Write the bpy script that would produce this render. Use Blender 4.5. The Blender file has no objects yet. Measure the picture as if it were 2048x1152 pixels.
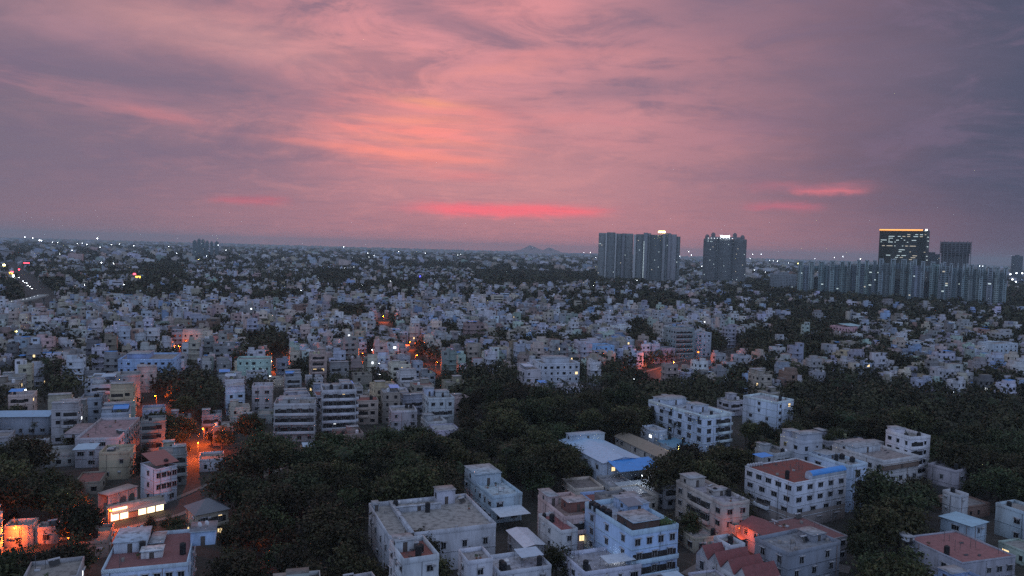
import bpy, bmesh, math, random
import numpy as np
from mathutils import Vector, Matrix

random.seed(7)
RNG = np.random.default_rng(11)
SC = bpy.context.scene
COL = SC.collection
rad = math.radians

# ------------------------------------------------------------------ camera
FPX, CAM_H = 1518.0, 76.0            # focal length in pixels of the 2048 wide frame, camera height
PITCH, ROLL = rad(2.98), rad(1.62)
_R = np.array([1.0, 0, 0]); _U = np.array([0, math.sin(PITCH), math.cos(PITCH)]); _F = np.array([0, math.cos(PITCH), -math.sin(PITCH)])
CR = _R * math.cos(ROLL) + _U * math.sin(ROLL)
CU = -_R * math.sin(ROLL) + _U * math.cos(ROLL)
cam_data = bpy.data.cameras.new("camera")
cam_data.sensor_width = 36.0
cam_data.lens = 36.0 * FPX / 2048.0
cam_data.clip_start, cam_data.clip_end = 1.0, 60000.0
cam = bpy.data.objects.new("camera", cam_data)
COL.objects.link(cam)
M = Matrix.Identity(4)
for i in range(3):
    M[i][0], M[i][1], M[i][2] = CR[i], CU[i], -_F[i]
M[2][3] = CAM_H
cam.matrix_world = M
SC.camera = cam


def ray(px, py):
    return _F * FPX + CR * (px - 1024) - CU * (py - 576)


def ground_at(px, py, z=0.0):
    """Where the line of sight through a pixel of the photo meets the height z."""
    d = ray(px, py)
    t = (z - CAM_H) / d[2]
    return float(d[0] * t), float(d[1] * t)


def project(x, y, z):
    v = np.array([x, y, z - CAM_H]); c = max(1e-3, float(v @ _F))
    return 1024 + FPX * float(v @ CR) / c, 576 - FPX * float(v @ CU) / c


def lin(r, g, b):
    f = lambda c: (c / 255 / 12.92) if c / 255 <= 0.04045 else ((c / 255 + 0.055) / 1.055) ** 2.4
    return (f(r), f(g), f(b))


# ------------------------------------------------------------------ view and render
SC.view_settings.view_transform = 'Standard'
SC.view_settings.look = 'None'
SC.view_settings.exposure = 0.0
SC.view_settings.gamma = 1.0
SC.view_settings.use_curve_mapping = False
SC.render.engine = 'CYCLES'
SC.cycles.max_bounces = 5
SC.cycles.diffuse_bounces = 3
SC.cycles.glossy_bounces = 2
SC.cycles.volume_bounces = 1
SC.cycles.sample_clamp_indirect = 0.6
SC.cycles.use_denoising = False

# ------------------------------------------------------------------ world: dusk sky with lit cloud
W = bpy.data.worlds.new("World"); SC.world = W; W.use_nodes = True
WT = W.node_tree; WT.nodes.clear()


class X:
    """A scalar in a node tree that can be added, multiplied ..."""
    tree = WT
    def __init__(self, s): self.s = s
    @staticmethod
    def op(o, *a, clamp=False):
        n = X.tree.nodes.new("ShaderNodeMath"); n.operation = o; n.use_clamp = clamp
        for i, v in enumerate(a):
            if isinstance(v, X): X.tree.links.new(v.s, n.inputs[i])
            else: n.inputs[i].default_value = float(v)
        return X(n.outputs[0])
    def __add__(s, o): return X.op('ADD', s, o)
    __radd__ = __add__
    def __sub__(s, o): return X.op('SUBTRACT', s, o)
    def __rsub__(s, o): return X.op('SUBTRACT', o, s)
    def __mul__(s, o): return X.op('MULTIPLY', s, o)
    __rmul__ = __mul__
    def __truediv__(s, o): return X.op('DIVIDE', s, o)
    def clamp(s): return X.op('ADD', s, 0, clamp=True)


def smooth(v, a, b):
    n = X.tree.nodes.new("ShaderNodeMapRange"); n.interpolation_type = 'SMOOTHSTEP'
    X.tree.links.new(v.s, n.inputs[0]); n.inputs[1].default_value = a; n.inputs[2].default_value = b
    return X(n.outputs[0])


def combine(x, y, z=0.0):
    n = X.tree.nodes.new("ShaderNodeCombineXYZ")
    for i, v in enumerate((x, y, z)):
        if isinstance(v, X): X.tree.links.new(v.s, n.inputs[i])
        else: n.inputs[i].default_value = v
    return n.outputs[0]


def noise(vec, scale, detail=4, rough=0.55, distort=0.0):
    n = X.tree.nodes.new("ShaderNodeTexNoise"); X.tree.links.new(vec, n.inputs['Vector'])
    n.inputs['Scale'].default_value = scale; n.inputs['Detail'].default_value = detail
    n.inputs['Roughness'].default_value = rough; n.inputs['Distortion'].default_value = distort
    return X(n.outputs[0])


def mixc(f, a, b):
    n = X.tree.nodes.new("ShaderNodeMix"); n.data_type = 'RGBA'
    if isinstance(f, X): X.tree.links.new(f.s, n.inputs[0])
    else: n.inputs[0].default_value = f
    for i, v in ((6, a), (7, b)):
        if isinstance(v, tuple): n.inputs[i].default_value = (*v, 1)
        else: X.tree.links.new(v, n.inputs[i])
    return n.outputs[2]


tc = WT.nodes.new("ShaderNodeTexCoord")
sp = WT.nodes.new("ShaderNodeSeparateXYZ"); WT.links.new(tc.outputs['Generated'], sp.inputs[0])
dx, dy, dz = X(sp.outputs[0]), X(sp.outputs[1]), X(sp.outputs[2])
AZ = X.op('ARCTAN2', dx, dy) * (180 / math.pi)
EL = X.op('ARCSINE', dz) * (180 / math.pi)


def azel(px, py):
    d = ray(px, py); d = d / np.linalg.norm(d)
    return math.degrees(math.atan2(d[0], d[1])), math.degrees(math.asin(d[2]))


az_el_vec = combine(AZ, EL)
wob1 = (noise(combine(AZ * 0.16, EL * 0.5), 1.0, 3, 0.6) - 0.5)
wob2 = (noise(combine(AZ * 0.22, EL * 0.7, 7.0), 1.0, 4, 0.65) - 0.5)
WAZ = AZ + wob1 * 3.0
WEL = EL + wob2 * 1.1
dzc = X.op('MAXIMUM', dz, 0.0) + 0.10
plane = combine(dx / dzc, dy / dzc)
cloud = noise(combine((dx / dzc) * 0.55 + (dy / dzc) * 0.12, (dy / dzc) * 0.85), 1.35, 7, 0.58, 0.8)
cloud_fine = noise(combine(dx / dzc, (dy / dzc) * 1.9, 3.0), 3.2, 6, 0.6, 0.5)
mottle = noise(combine(AZ * 0.105 + EL * 0.03, EL * 0.36 - AZ * 0.012, 5.0), 1.0, 9, 0.66, 0.7)
mottle2 = noise(combine(AZ * 0.3, EL * 0.9, 2.0), 1.0, 7, 0.68, 0.4)
streak = noise(combine(AZ * 0.13, EL * 1.25 + AZ * 0.05, 1.0), 1.0, 5, 0.6, 0.6)


def blob(px, py, wx, wy, rot=0.0, power=2, warp=True):
    """A soft patch of cloud at a direction of the sky, wx and wy in degrees."""
    a, e = azel(px, py)
    A, E_ = (WAZ, WEL) if warp else (AZ + wob1 * 1.5 + (mottle2 - 0.5) * 3.0, EL + wob2 * 0.4 + (mottle2 - 0.5) * 1.1)
    u, v = A - a, E_ - e
    if rot:
        c, s = math.cos(rad(rot)), math.sin(rad(rot))
        u, v = u * c + v * s, v * c - u * s
    u, v = u * (1 / wx), v * (1 / wy)
    if power == 4: u = u * u
    q = u * u + v * v
    return X.op('EXPONENT', q * -1.0)


left_c, mid_c, right_c = lin(122, 110, 127), lin(172, 127, 139), lin(76, 83, 106)
sky = mixc(smooth(AZ, -38, -8), left_c, mid_c)
sky = mixc(smooth(AZ + (wob1 * 6.0), 4, 36), sky, right_c)
# horizon glow under the cloud deck
sky = mixc(smooth(EL, 6, 0.5) * X.op('EXPONENT', (AZ * (1 / 24.0)) * (AZ * (1 / 24.0)) * -1.0) * 0.8, sky, lin(192, 128, 136))
sky = mixc(smooth(EL, 3.5, 0.0) * smooth(AZ, -12, -34) * 0.6, sky, lin(138, 112, 126))
# broad pink light on the cloud, broken by the cloud's own texture
ctex = smooth(cloud, 0.40, 0.66)
wide = blob(900, 60, 15, 9) * 0.9
ctex2 = smooth(cloud_fine, 0.42, 0.62)
sky = mixc((wide * (smooth(mottle, 0.40, 0.62) * 0.85 + ctex * 0.25)).clamp(), sky, lin(234, 155, 160))
sky = mixc((blob(850, 250, 17, 8) * smooth(mottle2, 0.46, 0.66) * 0.55).clamp(), sky, lin(236, 154, 152))
sky = mixc((smooth(mottle, 0.52, 0.34) * smooth(EL, 3.0, 7.0) * smooth(dz, 0.6, 0.4) * 0.55).clamp(), sky, lin(124, 106, 130))
sky = mixc((blob(1000, 120, 22, 9) * smooth(cloud, 0.50, 0.36) * 0.4).clamp(), sky, lin(140, 112, 134))
sky = mixc((blob(1160, 210, 10, 5) * (smooth(cloud_fine, 0.38, 0.66) * 0.75 + 0.1)).clamp(), sky, lin(228, 152, 154))
sky = mixc((blob(420, 66, 8, 1.5, -5) * (ctex * 0.4 + 0.6)).clamp(), sky, lin(224, 162, 160))
sky = mixc((blob(1000, 345, 11, 3.2) * 0.6).clamp(), sky, lin(212, 148, 150))
sky = mixc((blob(150, 50, 12, 2.2, -5) * (ctex * 0.7)).clamp(), sky, lin(182, 138, 150))
sky = mixc((blob(200, 190, 9, 1.4, -6) * (smooth(streak, 0.4, 0.6) * 0.6 + 0.1)).clamp(), sky, lin(182, 132, 144))
# slate gaps between the lit bands
for (bx, by, wx, wy, rot, k) in ((200, 140, 9, 1.3, -4, .75), (500, 165, 9, 1.6, -8, .55), (850, 22, 5, 1.1, -10, .6), (960, 60, 4, 0.9, -12, .45),
                                 (300, 320, 14, 3.0, 0, .45), (1250, 180, 6, 1.0, 4, .55), (1400, 20, 8, 2.0, 0, .45), (1700, 150, 10, 3.0, 0, .35)):
    sky = mixc((blob(bx, by, wx, wy, rot) * k).clamp(), sky, lin(122, 110, 132))
# the bright patch where the sun went down
sun_area = blob(845, 262, 6.0, 2.6)
sky = mixc((sun_area * 0.65).clamp(), sky, lin(238, 150, 144))
sky = mixc((sun_area * smooth(streak, 0.44, 0.62) * 1.1).clamp(), sky, lin(252, 150, 146))
for (bx, by, wx, wy, rot, k, c) in (
        (860, 205, 2.6, 0.38, -3, .7, (255, 166, 132)), (830, 240, 4.2, 0.32, 1, .8, (255, 156, 138)), (790, 258, 5.5, 0.25, 1, .8, (255, 148, 138)),
        (770, 302, 5.2, 0.30, -3.5, 1.0, (255, 150, 138)), (860, 320, 5.0, 0.40, -1, .9, (250, 148, 138)), (850, 282, 5.0, 0.35, -2, .7, (255, 152, 136)),
        (610, 288, 2.4, 0.25, -6, .6, (226, 142, 140)), (310, 230, 2.7, 0.35, -7, .6, (210, 134, 140)), (940, 352, 2.5, 0.35, 0, .5, (232, 136, 138)),
        (1000, 140, 6.0, 0.45, 9, .6, (232, 150, 146)), (1090, 108, 4.0, 0.4, 3, .6, (232, 148, 148)), (1190, 285, 3.0, 0.35, -4, .6, (222, 146, 150)),
        (1240, 245, 2.5, 0.3, -3, .5, (214, 140, 148)), (1440, 268, 4.0, 1.0, 0, .45, (196, 136, 146)), (1120, 235, 3.2, 0.4, 5, .5, (226, 144, 146)),
        (1000, 15, 5.0, 1.5, 0, .55, (232, 150, 152)), (720, 110, 5.0, 2.4, 0, .4, (206, 142, 146))):
    sky = mixc((blob(bx, by, wx, wy, rot) * k * (smooth(streak, 0.30, 0.58) * 0.5 + 0.5)).clamp(), sky, lin(*c))
# slits of hot light low over the city
for (bx, by, wx, wy, k, c) in ((1010, 420, 6.6, 0.46, 1.0, (255, 124, 134)), (1000, 421, 6.0, 0.36, 1.0, (255, 118, 130)), (1130, 421, 2.4, 0.2, .7, (255, 118, 128)), (1560, 414, 2.6, 0.26, .8, (196, 112, 130)),
                               (1655, 382, 2.2, 0.24, .9, (224, 122, 132)), (1610, 374, 4.0, 0.30, .5, (190, 118, 134)), (500, 401, 2.4, 0.28, .6, (206, 108, 124))):
    sky = mixc((blob(bx, by, wx, wy, 0.5, 4, False) * k * (smooth(streak, 0.25, 0.55) * 0.4 + 0.6)).clamp(), sky, lin(*c))
sky = mixc((smooth(cloud_fine, 0.42, 0.7) * 0.18).clamp(), sky, lin(112, 104, 130))
# the dome overhead and behind the camera: plain blue dusk
overhead = mixc(smooth(dy, 0.5, -0.6), (0.33, 0.35, 0.43), (0.345, 0.445, 0.70))
far_round = X.op('MAXIMUM', smooth(dy, 0.55, 0.1), smooth(dz, 0.36, 0.62))
sky = mixc(far_round, sky, overhead)
sky = mixc(smooth(dz, 0.0, -0.12), sky, (0.05, 0.05, 0.06))
bg = WT.nodes.new("ShaderNodeBackground"); WT.links.new(sky, bg.inputs[0]); bg.inputs[1].default_value = 1.0
wo = WT.nodes.new("ShaderNodeOutputWorld"); WT.links.new(bg.outputs[0], wo.inputs[0])
W.cycles.sampling_method = 'MANUAL'; W.cycles.sample_map_resolution = 512

# the last of the sun, behind the cloud where the sky is brightest
sl = bpy.data.lights.new("sun", 'SUN'); sl.energy = 0.12; sl.angle = rad(12); sl.color = (1.0, 0.55, 0.45)
sun = bpy.data.objects.new("sun", sl); COL.objects.link(sun)
_d = ray(850, 290); sun.rotation_euler = Vector((-_d[0], -_d[1], -_d[2])).to_track_quat('-Z', 'Y').to_euler()

# ------------------------------------------------------------------ materials
def new_mat(name):
    m = bpy.data.materials.new(name); m.use_nodes = True
    nt = m.node_tree; X.tree = nt
    return m, nt, nt.nodes['Principled BSDF']


def paint_mat(name, rough=0.9, stain=0.35, scale=0.35, streaks=True, grime=(0.10, 0.095, 0.09), spec=0.3):
    """Colour comes from the mesh's own paint attribute; weather stains from noise in world space."""
    m, nt, b = new_mat(name)
    at = nt.nodes.new("ShaderNodeAttribute"); at.attribute_name = "paint"
    g = nt.nodes.new("ShaderNodeNewGeometry")
    mp = nt.nodes.new("ShaderNodeMapping"); mp.inputs['Scale'].default_value = (1, 1, 0.22 if streaks else 1)
    nt.links.new(g.outputs['Position'], mp.inputs[0])
    n1 = noise(mp.outputs[0], scale, 5, 0.62); n2 = noise(mp.outputs[0], scale * 6, 3, 0.6)
    f = (smooth(n1, 0.42, 0.72) * stain + smooth(n2, 0.5, 0.75) * stain * 0.5).clamp()
    c = mixc(f, at.outputs['Color'], grime)
    nt.links.new(c, b.inputs['Base Color']); b.inputs['Roughness'].default_value = rough
    b.inputs['Specular IOR Level'].default_value = spec
    return m


PLASTER = paint_mat("painted_plaster", stain=0.42)
DECK = paint_mat("roof_deck", stain=0.75, scale=0.8, streaks=False)
SHEET = paint_mat("metal_sheet", rough=0.45, stain=0.22, scale=0.8, streaks=False, spec=0.5)
PLASTIC = paint_mat("tank_plastic", rough=0.55, stain=0.1)
CONCRETE = paint_mat("bare_concrete", stain=0.45, scale=0.6)


def tile_mat():
    m, nt, b = new_mat("clay_tile")
    at = nt.nodes.new("ShaderNodeAttribute"); at.attribute_name = "paint"
    g = nt.nodes.new("ShaderNodeNewGeometry")
    w = nt.nodes.new("ShaderNodeTexWave"); w.inputs['Scale'].default_value = 1.1; w.inputs['Distortion'].default_value = 1.5
    nt.links.new(g.outputs['Position'], w.inputs[0])
    n1 = noise(g.outputs['Position'], 0.9, 5, 0.7)
    f = (X(w.outputs[1]) * 0.25 + smooth(n1, 0.4, 0.75) * 0.45).clamp()
    nt.links.new(mixc(f, at.outputs['Color'], (0.09, 0.05, 0.045)), b.inputs['Base Color'])
    b.inputs['Roughness'].default_value = 0.85
    return m


TILE = tile_mat()


def leaf_mat():
    m, nt, b = new_mat("leaf")
    at = nt.nodes.new("ShaderNodeAttribute"); at.attribute_name = "paint"
    oi = nt.nodes.new("ShaderNodeObjectInfo")
    r = X(oi.outputs['Random'])
    n = nt.nodes.new("ShaderNodeHueSaturation"); nt.links.new(at.outputs['Color'], n.inputs['Color'])
    nt.links.new((r * 0.07 + 0.455).s, n.inputs['Hue']); nt.links.new((r * 1.25 + 0.6).s, n.inputs['Value'])
    nt.links.new(n.outputs[0], b.inputs['Base Color'])
    b.inputs['Roughness'].default_value = 0.6; b.inputs['Specular IOR Level'].default_value = 0.25
    return m


LEAF = leaf_mat()


def plain(name, col, rough=0.8, spec=0.3, metal=0.0):
    m, nt, b = new_mat(name)
    g = nt.nodes.new("ShaderNodeNewGeometry")
    n = noise(g.outputs['Position'], 1.3, 4, 0.6)
    c2 = tuple(v * 0.6 for v in col)
    nt.links.new(mixc(smooth(n, 0.35, 0.75) * 0.6, col, c2), b.inputs['Base Color'])
    b.inputs['Roughness'].default_value = rough; b.inputs['Specular IOR Level'].default_value = spec; b.inputs['Metallic'].default_value = metal
    return m


def emit(name, col, strength, sample='AUTO'):
    m, nt, b = new_mat(name)
    b.inputs['Base Color'].default_value = (*col, 1)
    b.inputs['Emission Color'].default_value = (*col, 1); b.inputs['Emission Strength'].default_value = strength
    m.cycles.emission_sampling = sample
    return m


BARK = plain("bark", (0.06, 0.05, 0.04))
GLASS = plain("dark_glass", (0.018, 0.021, 0.026), 0.12, 0.5)
SHADE = plain("opening_shade", (0.03, 0.028, 0.027), 0.8)  # shade of a recess given as a flat near-black colour
TOWER_GLASS = plain("tower_glass", (0.095, 0.115, 0.115), 0.4, 0.5)
METAL = plain("lamp_metal", (0.12, 0.12, 0.125), 0.5, 0.5)
LIT_WARM = emit("lit_window_warm", (1.0, 0.72, 0.36), 1.3, 'NONE')
LIT_WHITE = emit("lit_window_white", (0.9, 0.95, 1.0), 2.0, 'NONE')
TOWER_WARM = emit("tower_window_warm", (1.0, 0.85, 0.6), 0.45, 'NONE')
TOWER_WHITE = emit("tower_window_white", (0.85, 1.0, 0.95), 0.55, 'NONE')
LAMP_ORANGE = emit("sodium_lamp", (1.0, 0.20, 0.02), 6, 'NONE')
LAMP_WHITE = emit("white_lamp", (0.85, 0.93, 1.0), 14, 'NONE')
LAMP_YELLOW = emit("yellow_lamp", (1.0, 0.85, 0.25), 20, 'NONE')
LAMP_RED = emit("red_sign", (1.0, 0.06, 0.10), 6, 'NONE')
LAMP_BLUE = emit("blue_sign", (0.08, 0.08, 1.0), 5, 'NONE')
LAMP_AMBER = emit("amber_sign", (1.0, 0.5, 0.06), 5, 'NONE')
SHOP_LIGHT = emit("shop_light", (1.0, 0.78, 0.42), 3.0)


# ------------------------------------------------------------------ mesh builder
class MB:
    def __init__(s):
        s.v = []; s.f = []; s.m = []; s.c = []; s.mats = []; s.at()
    def at(s, x=0.0, y=0.0, z=0.0, a=0.0):
        s.o = (x, y, z, math.cos(a), math.sin(a)); return s
    def mi(s, mat):
        if mat not in s.mats: s.mats.append(mat)
        return s.mats.index(mat)
    def face(s, pts, mat, col=(0.5, 0.5, 0.5)):
        ox, oy, oz, c, n = s.o; k = len(s.v)
        for (x, y, z) in pts: s.v.append((ox + x * c - y * n, oy + x * n + y * c, oz + z))
        s.f.append(tuple(range(k, k + len(pts)))); s.m.append(s.mi(mat)); s.c.append(col)
    def box(s, x0, y0, z0, x1, y1, z1, mat, col=(0.5, 0.5, 0.5), top=None, bottom=False, topcol=None):
        ox, oy, oz, c, n = s.o; k = len(s.v)
        for z in (z0, z1):
            for (x, y) in ((x0, y0), (x1, y0), (x1, y1), (x0, y1)): s.v.append((ox + x * c - y * n, oy + x * n + y * c, oz + z))
        q = [(0, 1, 5, 4), (1, 2, 6, 5), (2, 3, 7, 6), (3, 0, 4, 7), (4, 5, 6, 7)] + ([(3, 2, 1, 0)] if bottom else [])
        i = s.mi(mat)
        for j, t in enumerate(q):
            s.f.append(tuple(k + u for u in t)); s.m.append(s.mi(top) if (j == 4 and top) else i); s.c.append(topcol if (j == 4 and topcol) else col)
    def prism(s, pts, z0, z1, mat, col=(0.5, 0.5, 0.5), top=None, topcol=None, bottom=False):
        n = len(pts)
        for i in range(n):
            a, b = pts[i], pts[(i + 1) % n]
            s.face([(*a, z0), (*b, z0), (*b, z1), (*a, z1)], mat, col)
        s.face([(*p, z1) for p in pts], top or mat, topcol or col)
        if bottom: s.face([(*p, z0) for p in reversed(pts)], mat, col)
    def cyl(s, x, y, z0, z1, r0, r1=None, n=10, mat=None, col=(0.5, 0.5, 0.5), cap=True, axis=None):
        r1 = r0 if r1 is None else r1
        A = [(x + r0 * math.cos(2 * math.pi * i / n), y + r0 * math.sin(2 * math.pi * i / n)) for i in range(n)]
        B = [(x + r1 * math.cos(2 * math.pi * i / n), y + r1 * math.sin(2 * math.pi * i / n)) for i in range(n)]
        for i in range(n):
            j = (i + 1) % n
            s.face([(*A[i], z0), (*A[j], z0), (*B[j], z1), (*B[i], z1)], mat, col)
        if cap: s.face([(*p, z1) for p in B], mat, col)
    def tube(s, p0, p1, r0, r1, n=6, mat=None, col=(0.5, 0.5, 0.5)):
        p0, p1 = Vector(p0), Vector(p1); d = (p1 - p0).normalized()
        u = d.orthogonal().normalized(); w = d.cross(u)
        for i in range(n):
            a, b = 2 * math.pi * i / n, 2 * math.pi * (i + 1) / n
            e = lambda p, r, t: tuple(p + u * (r * math.cos(t)) + w * (r * math.sin(t)))
            s.face([e(p0, r0, a), e(p0, r0, b), e(p1, r1, b), e(p1, r1, a)], mat, col)
    def data(s, name):
        me = bpy.data.meshes.new(name)
        nv, nf = len(s.v), len(s.f)
        if nf:
            lt = np.array([len(f) for f in s.f], dtype=np.int32)
            loops = np.fromiter((i for f in s.f for i in f), dtype=np.int32, count=int(lt.sum()))
            me.vertices.add(nv); me.vertices.foreach_set("co", np.array(s.v, dtype=np.float32).ravel())
            me.loops.add(len(loops)); me.loops.foreach_set("vertex_index", loops)
            me.polygons.add(nf)
            st = np.zeros(nf, dtype=np.int32); st[1:] = np.cumsum(lt)[:-1]
            me.polygons.foreach_set("loop_start", st)
            for mt in s.mats: me.materials.append(mt)
            me.polygons.foreach_set("material_index", np.array(s.m, dtype=np.int32))
            ca = me.color_attributes.new("paint", 'FLOAT_COLOR', 'CORNER')
            cc = np.ones((nf, 4), dtype=np.float32); cc[:, :3] = np.array(s.c, dtype=np.float32)
            ca.data.foreach_set("color", np.repeat(cc, lt, axis=0).ravel())
            me.update(calc_edges=True)
        return me
    def build(s, name, parent=None):
        return link(name, s.data(name), parent)


def link(name, me, parent=None, loc=None, rot=0.0):
    o = bpy.data.objects.new(name, me); COL.objects.link(o)
    if parent is not None: o.parent = parent
    if loc is not None: o.location = loc
    if rot: o.rotation_euler = (0, 0, rot)
    return o


THINGS = []     # [root, x, y, z, kind, look] waiting for a label


def thing(name, cat, x, y, z=0.0, a=0.0, label=None, group=None, me=None):
    o = bpy.data.objects.new(name, me); COL.objects.link(o)
    o.location = (x, y, z); o.rotation_euler = (0, 0, a)
    o["category"] = cat
    if label: o["label"] = label
    if group: o["group"] = group
    return o


def jit(col, k=0.08):
    f = 1 + random.uniform(-k, k)
    return tuple(max(0.01, min(0.9, c * f * (1 + random.uniform(-k, k) * 0.4))) for c in col)


# ------------------------------------------------------------------ setting: ground, hill
def ground():
    m, nt, b = new_mat("earth_and_asphalt")
    g = nt.nodes.new("ShaderNodeNewGeometry")
    n1 = noise(g.outputs['Position'], 0.03, 6, 0.6); n2 = noise(g.outputs['Position'], 0.4, 5, 0.65)
    c = mixc(smooth(n1, 0.38, 0.62), (0.055, 0.047, 0.04), (0.03, 0.032, 0.024))
    c = mixc(smooth(n2, 0.45, 0.7) * 0.6, c, (0.09, 0.078, 0.066))
    nt.links.new(c, b.inputs['Base Color']); b.inputs['Roughness'].default_value = 0.95
    mb = MB(); S = 17000
    mb.face([(-S, -2000, 0), (S, -2000, 0), (S, S, 0), (-S, S, 0)], m)
    o = mb.build("ground"); o["kind"] = "structure"
ground()
ASPHALT = plain("asphalt", (0.06, 0.058, 0.056), 0.85)
PAVE = plain("pavement", (0.20, 0.19, 0.175), 0.9)


def strip(name, pts, width, z, mat, kerb=False):
    """A road laid along ground points."""
    mb = MB(); P = [Vector((p[0], p[1], 0)) for p in pts]
    L = []
    for i, p in enumerate(P):
        d = (P[min(i + 1, len(P) - 1)] - P[max(i - 1, 0)]).normalized(); L.append(Vector((-d.y, d.x, 0)))
    for i in range(len(P) - 1):
        h = width / 2
        a, b, c, d = P[i] - L[i] * h, P[i + 1] - L[i + 1] * h, P[i + 1] + L[i + 1] * h, P[i] + L[i] * h
        mb.face([(a.x, a.y, z), (b.x, b.y, z), (c.x, c.y, z), (d.x, d.y, z)], mat)
        if kerb:
            for sgn in (-1, 1):
                e0, e1 = P[i] + L[i] * h * sgn, P[i + 1] + L[i + 1] * h * sgn
                f0, f1 = P[i] + L[i] * (h + 1.8) * sgn, P[i + 1] + L[i + 1] * (h + 1.8) * sgn
                mb.face([(e0.x, e0.y, z + .13), (e1.x, e1.y, z + .13), (f1.x, f1.y, z + .13), (f0.x, f0.y, z + .13)], PAVE)
                mb.face([(e0.x, e0.y, z), (e1.x, e1.y, z), (e1.x, e1.y, z + .13), (e0.x, e0.y, z + .13)], PAVE)
    o = mb.build(name); o["kind"] = "structure"
    return o


def hill(px, py, D, w, h):
    x, y = ground_at(px, py)[0], 0
    d = ray(px, py); d = d / math.hypot(d[0], d[1]); x, y = d[0] * D, d[1] * D
    mb = MB(); n, k = 28, 6
    mat = bpy.data.materials.get("hill_haze_tint") or plain("hill_haze_tint", (0.42, 0.32, 0.33), 0.95)  # pale pink puts the distance haze into the hill's colour
    for i in range(n):
        for j in range(k):
            def pt(i, j):
                a = 2 * math.pi * i / n; r = j / k
                hh = h * (1 - r) ** 1.25 * (1 + 0.22 * math.sin(a * 3 + j) + 0.13 * math.sin(a * 7 + j * 2))
                return (x + w * r * math.cos(a), y + w * r * math.sin(a), max(-1.0, hh - 0.5))
            mb.face([pt(i, j), pt(i, j + 1), pt(i + 1, j + 1), pt(i + 1, j)], mat)
    o = mb.build("hill"); o["kind"] = "structure"
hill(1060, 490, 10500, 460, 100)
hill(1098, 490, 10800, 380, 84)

PALETTE = [((0.62, 0.63, 0.66), "white", 20), ((0.50, 0.52, 0.56), "pale grey", 14), ((0.55, 0.50, 0.42), "cream", 10), ((0.36, 0.36, 0.36), "grey", 14),
           ((0.46, 0.52, 0.62), "pale blue", 9), ((0.30, 0.42, 0.62), "blue", 3), ((0.52, 0.42, 0.38), "pale pink", 7), ((0.50, 0.36, 0.33), "dusty pink", 4),
           ((0.42, 0.38, 0.30), "beige", 9), ((0.40, 0.50, 0.44), "pale green", 5), ((0.44, 0.37, 0.24), "ochre", 1.5), ((0.32, 0.20, 0.16), "brick red", 2),
           ((0.24, 0.24, 0.25), "dark grey", 6), ((0.50, 0.50, 0.60), "lilac white", 6)]
PALETTE = [(tuple(v * .95 for v in p[0]), p[1], p[2]) for p in PALETTE]
PW = [p[2] for p in PALETTE]
BLUE_SHEET = (0.07, 0.34, 0.82); PALE_SHEET = (0.42, 0.56, 0.68); RED_DECK = (0.30, 0.11, 0.09); GREY_DECK = (0.30, 0.29, 0.275); PALE_DECK = (0.42, 0.43, 0.45)
BLACK = (0.02, 0.021, 0.024); WHITE = (0.72, 0.73, 0.75)

# ------------------------------------------------------------------ houses
WIN_CACHE = {}


def window_meshes(w, h, style, lit):
    k = (round(w, 1), round(h, 1), style, lit)
    if k in WIN_CACHE: return WIN_CACHE[k]
    w, h = k[0], k[1]
    p = MB(); f = MB(); s = MB()
    pm = {None: GLASS, 'warm': LIT_WARM, 'white': LIT_WHITE}[lit]
    fc = {0: (0.5, 0.5, 0.5), 1: (0.12, 0.07, 0.04), 2: (0.25, 0.27, 0.30)}[style]
    # local frame: x along the wall, y out of the wall, z up from the sill
    p.face([(w / 2, 0.03, 0), (-w / 2, 0.03, 0), (-w / 2, 0.03, h), (w / 2, 0.03, h)], pm)
    t = 0.08
    for (a, b, c, d) in ((-w / 2 - t, -t, w / 2 + t, 0), (-w / 2 - t, h, w / 2 + t, h + t), (-w / 2 - t, 0, -w / 2, h), (w / 2, 0, w / 2 + t, h)):
        f.box(a, 0, b, c, 0.07, d, PLASTER, fc, bottom=True)
    for i in range(1, max(2, int(round(w / 0.7)))):
        x = -w / 2 + w * i / max(2, int(round(w / 0.7)))
        f.box(x - 0.03, 0.035, 0, x + 0.03, 0.06, h, PLASTER, fc)
    s.box(-w / 2 - 0.25, 0.0, h + 0.16, w / 2 + 0.25, 0.5, h + 0.24, PLASTER, (0.5, 0.5, 0.52), bottom=True)
    r = (p.data("window"), f.data("frame"), s.data("sunshade"))
    one = MB()
    for q in (p, f, s):
        k0 = len(one.v); one.v += q.v
        for ff, mm, cc in zip(q.f, q.m, q.c):
            one.f.append(tuple(i + k0 for i in ff)); one.m.append(one.mi(q.mats[mm])); one.c.append(cc)
    WIN_CACHE[k] = r + (one.data("window"),)
    return WIN_CACHE[k]


def add_window(root, x, y, z, nx, ny, w, h, detail, lit=None, style=0):
    """nx, ny: outward direction of the wall in the house's own frame."""
    a = math.atan2(-nx, ny)
    pane, frame, shade, one = window_meshes(w, h, style, lit)
    if detail >= 3:
        o = link("window", pane, root, (x, y, z), a)
        link("frame", frame, o); link("sunshade", shade, o)
    else:
        link("window", one, root, (x, y, z), a)


def tank(root, x, y, z, r, h, col, name="water_tank"):
    b = MB(); n = 12
    b.cyl(x, y, z, z + 0.25, r * 0.8, r * 0.8, 8, CONCRETE, (0.35, 0.35, 0.34))
    b.cyl(x, y, z + 0.25, z + 0.25 + h, r, r, n, PLASTIC, col, cap=False)
    b.cyl(x, y, z + 0.25 + h, z + 0.25 + h + r * 0.35, r, r * 0.35, n, PLASTIC, col)
    b.cyl(x, y, z + 0.25 + h + r * 0.35, z + 0.25 + h + r * 0.35 + 0.12, r * 0.33, r * 0.33, n, PLASTIC, col)
    return b.build(name, root)


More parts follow.
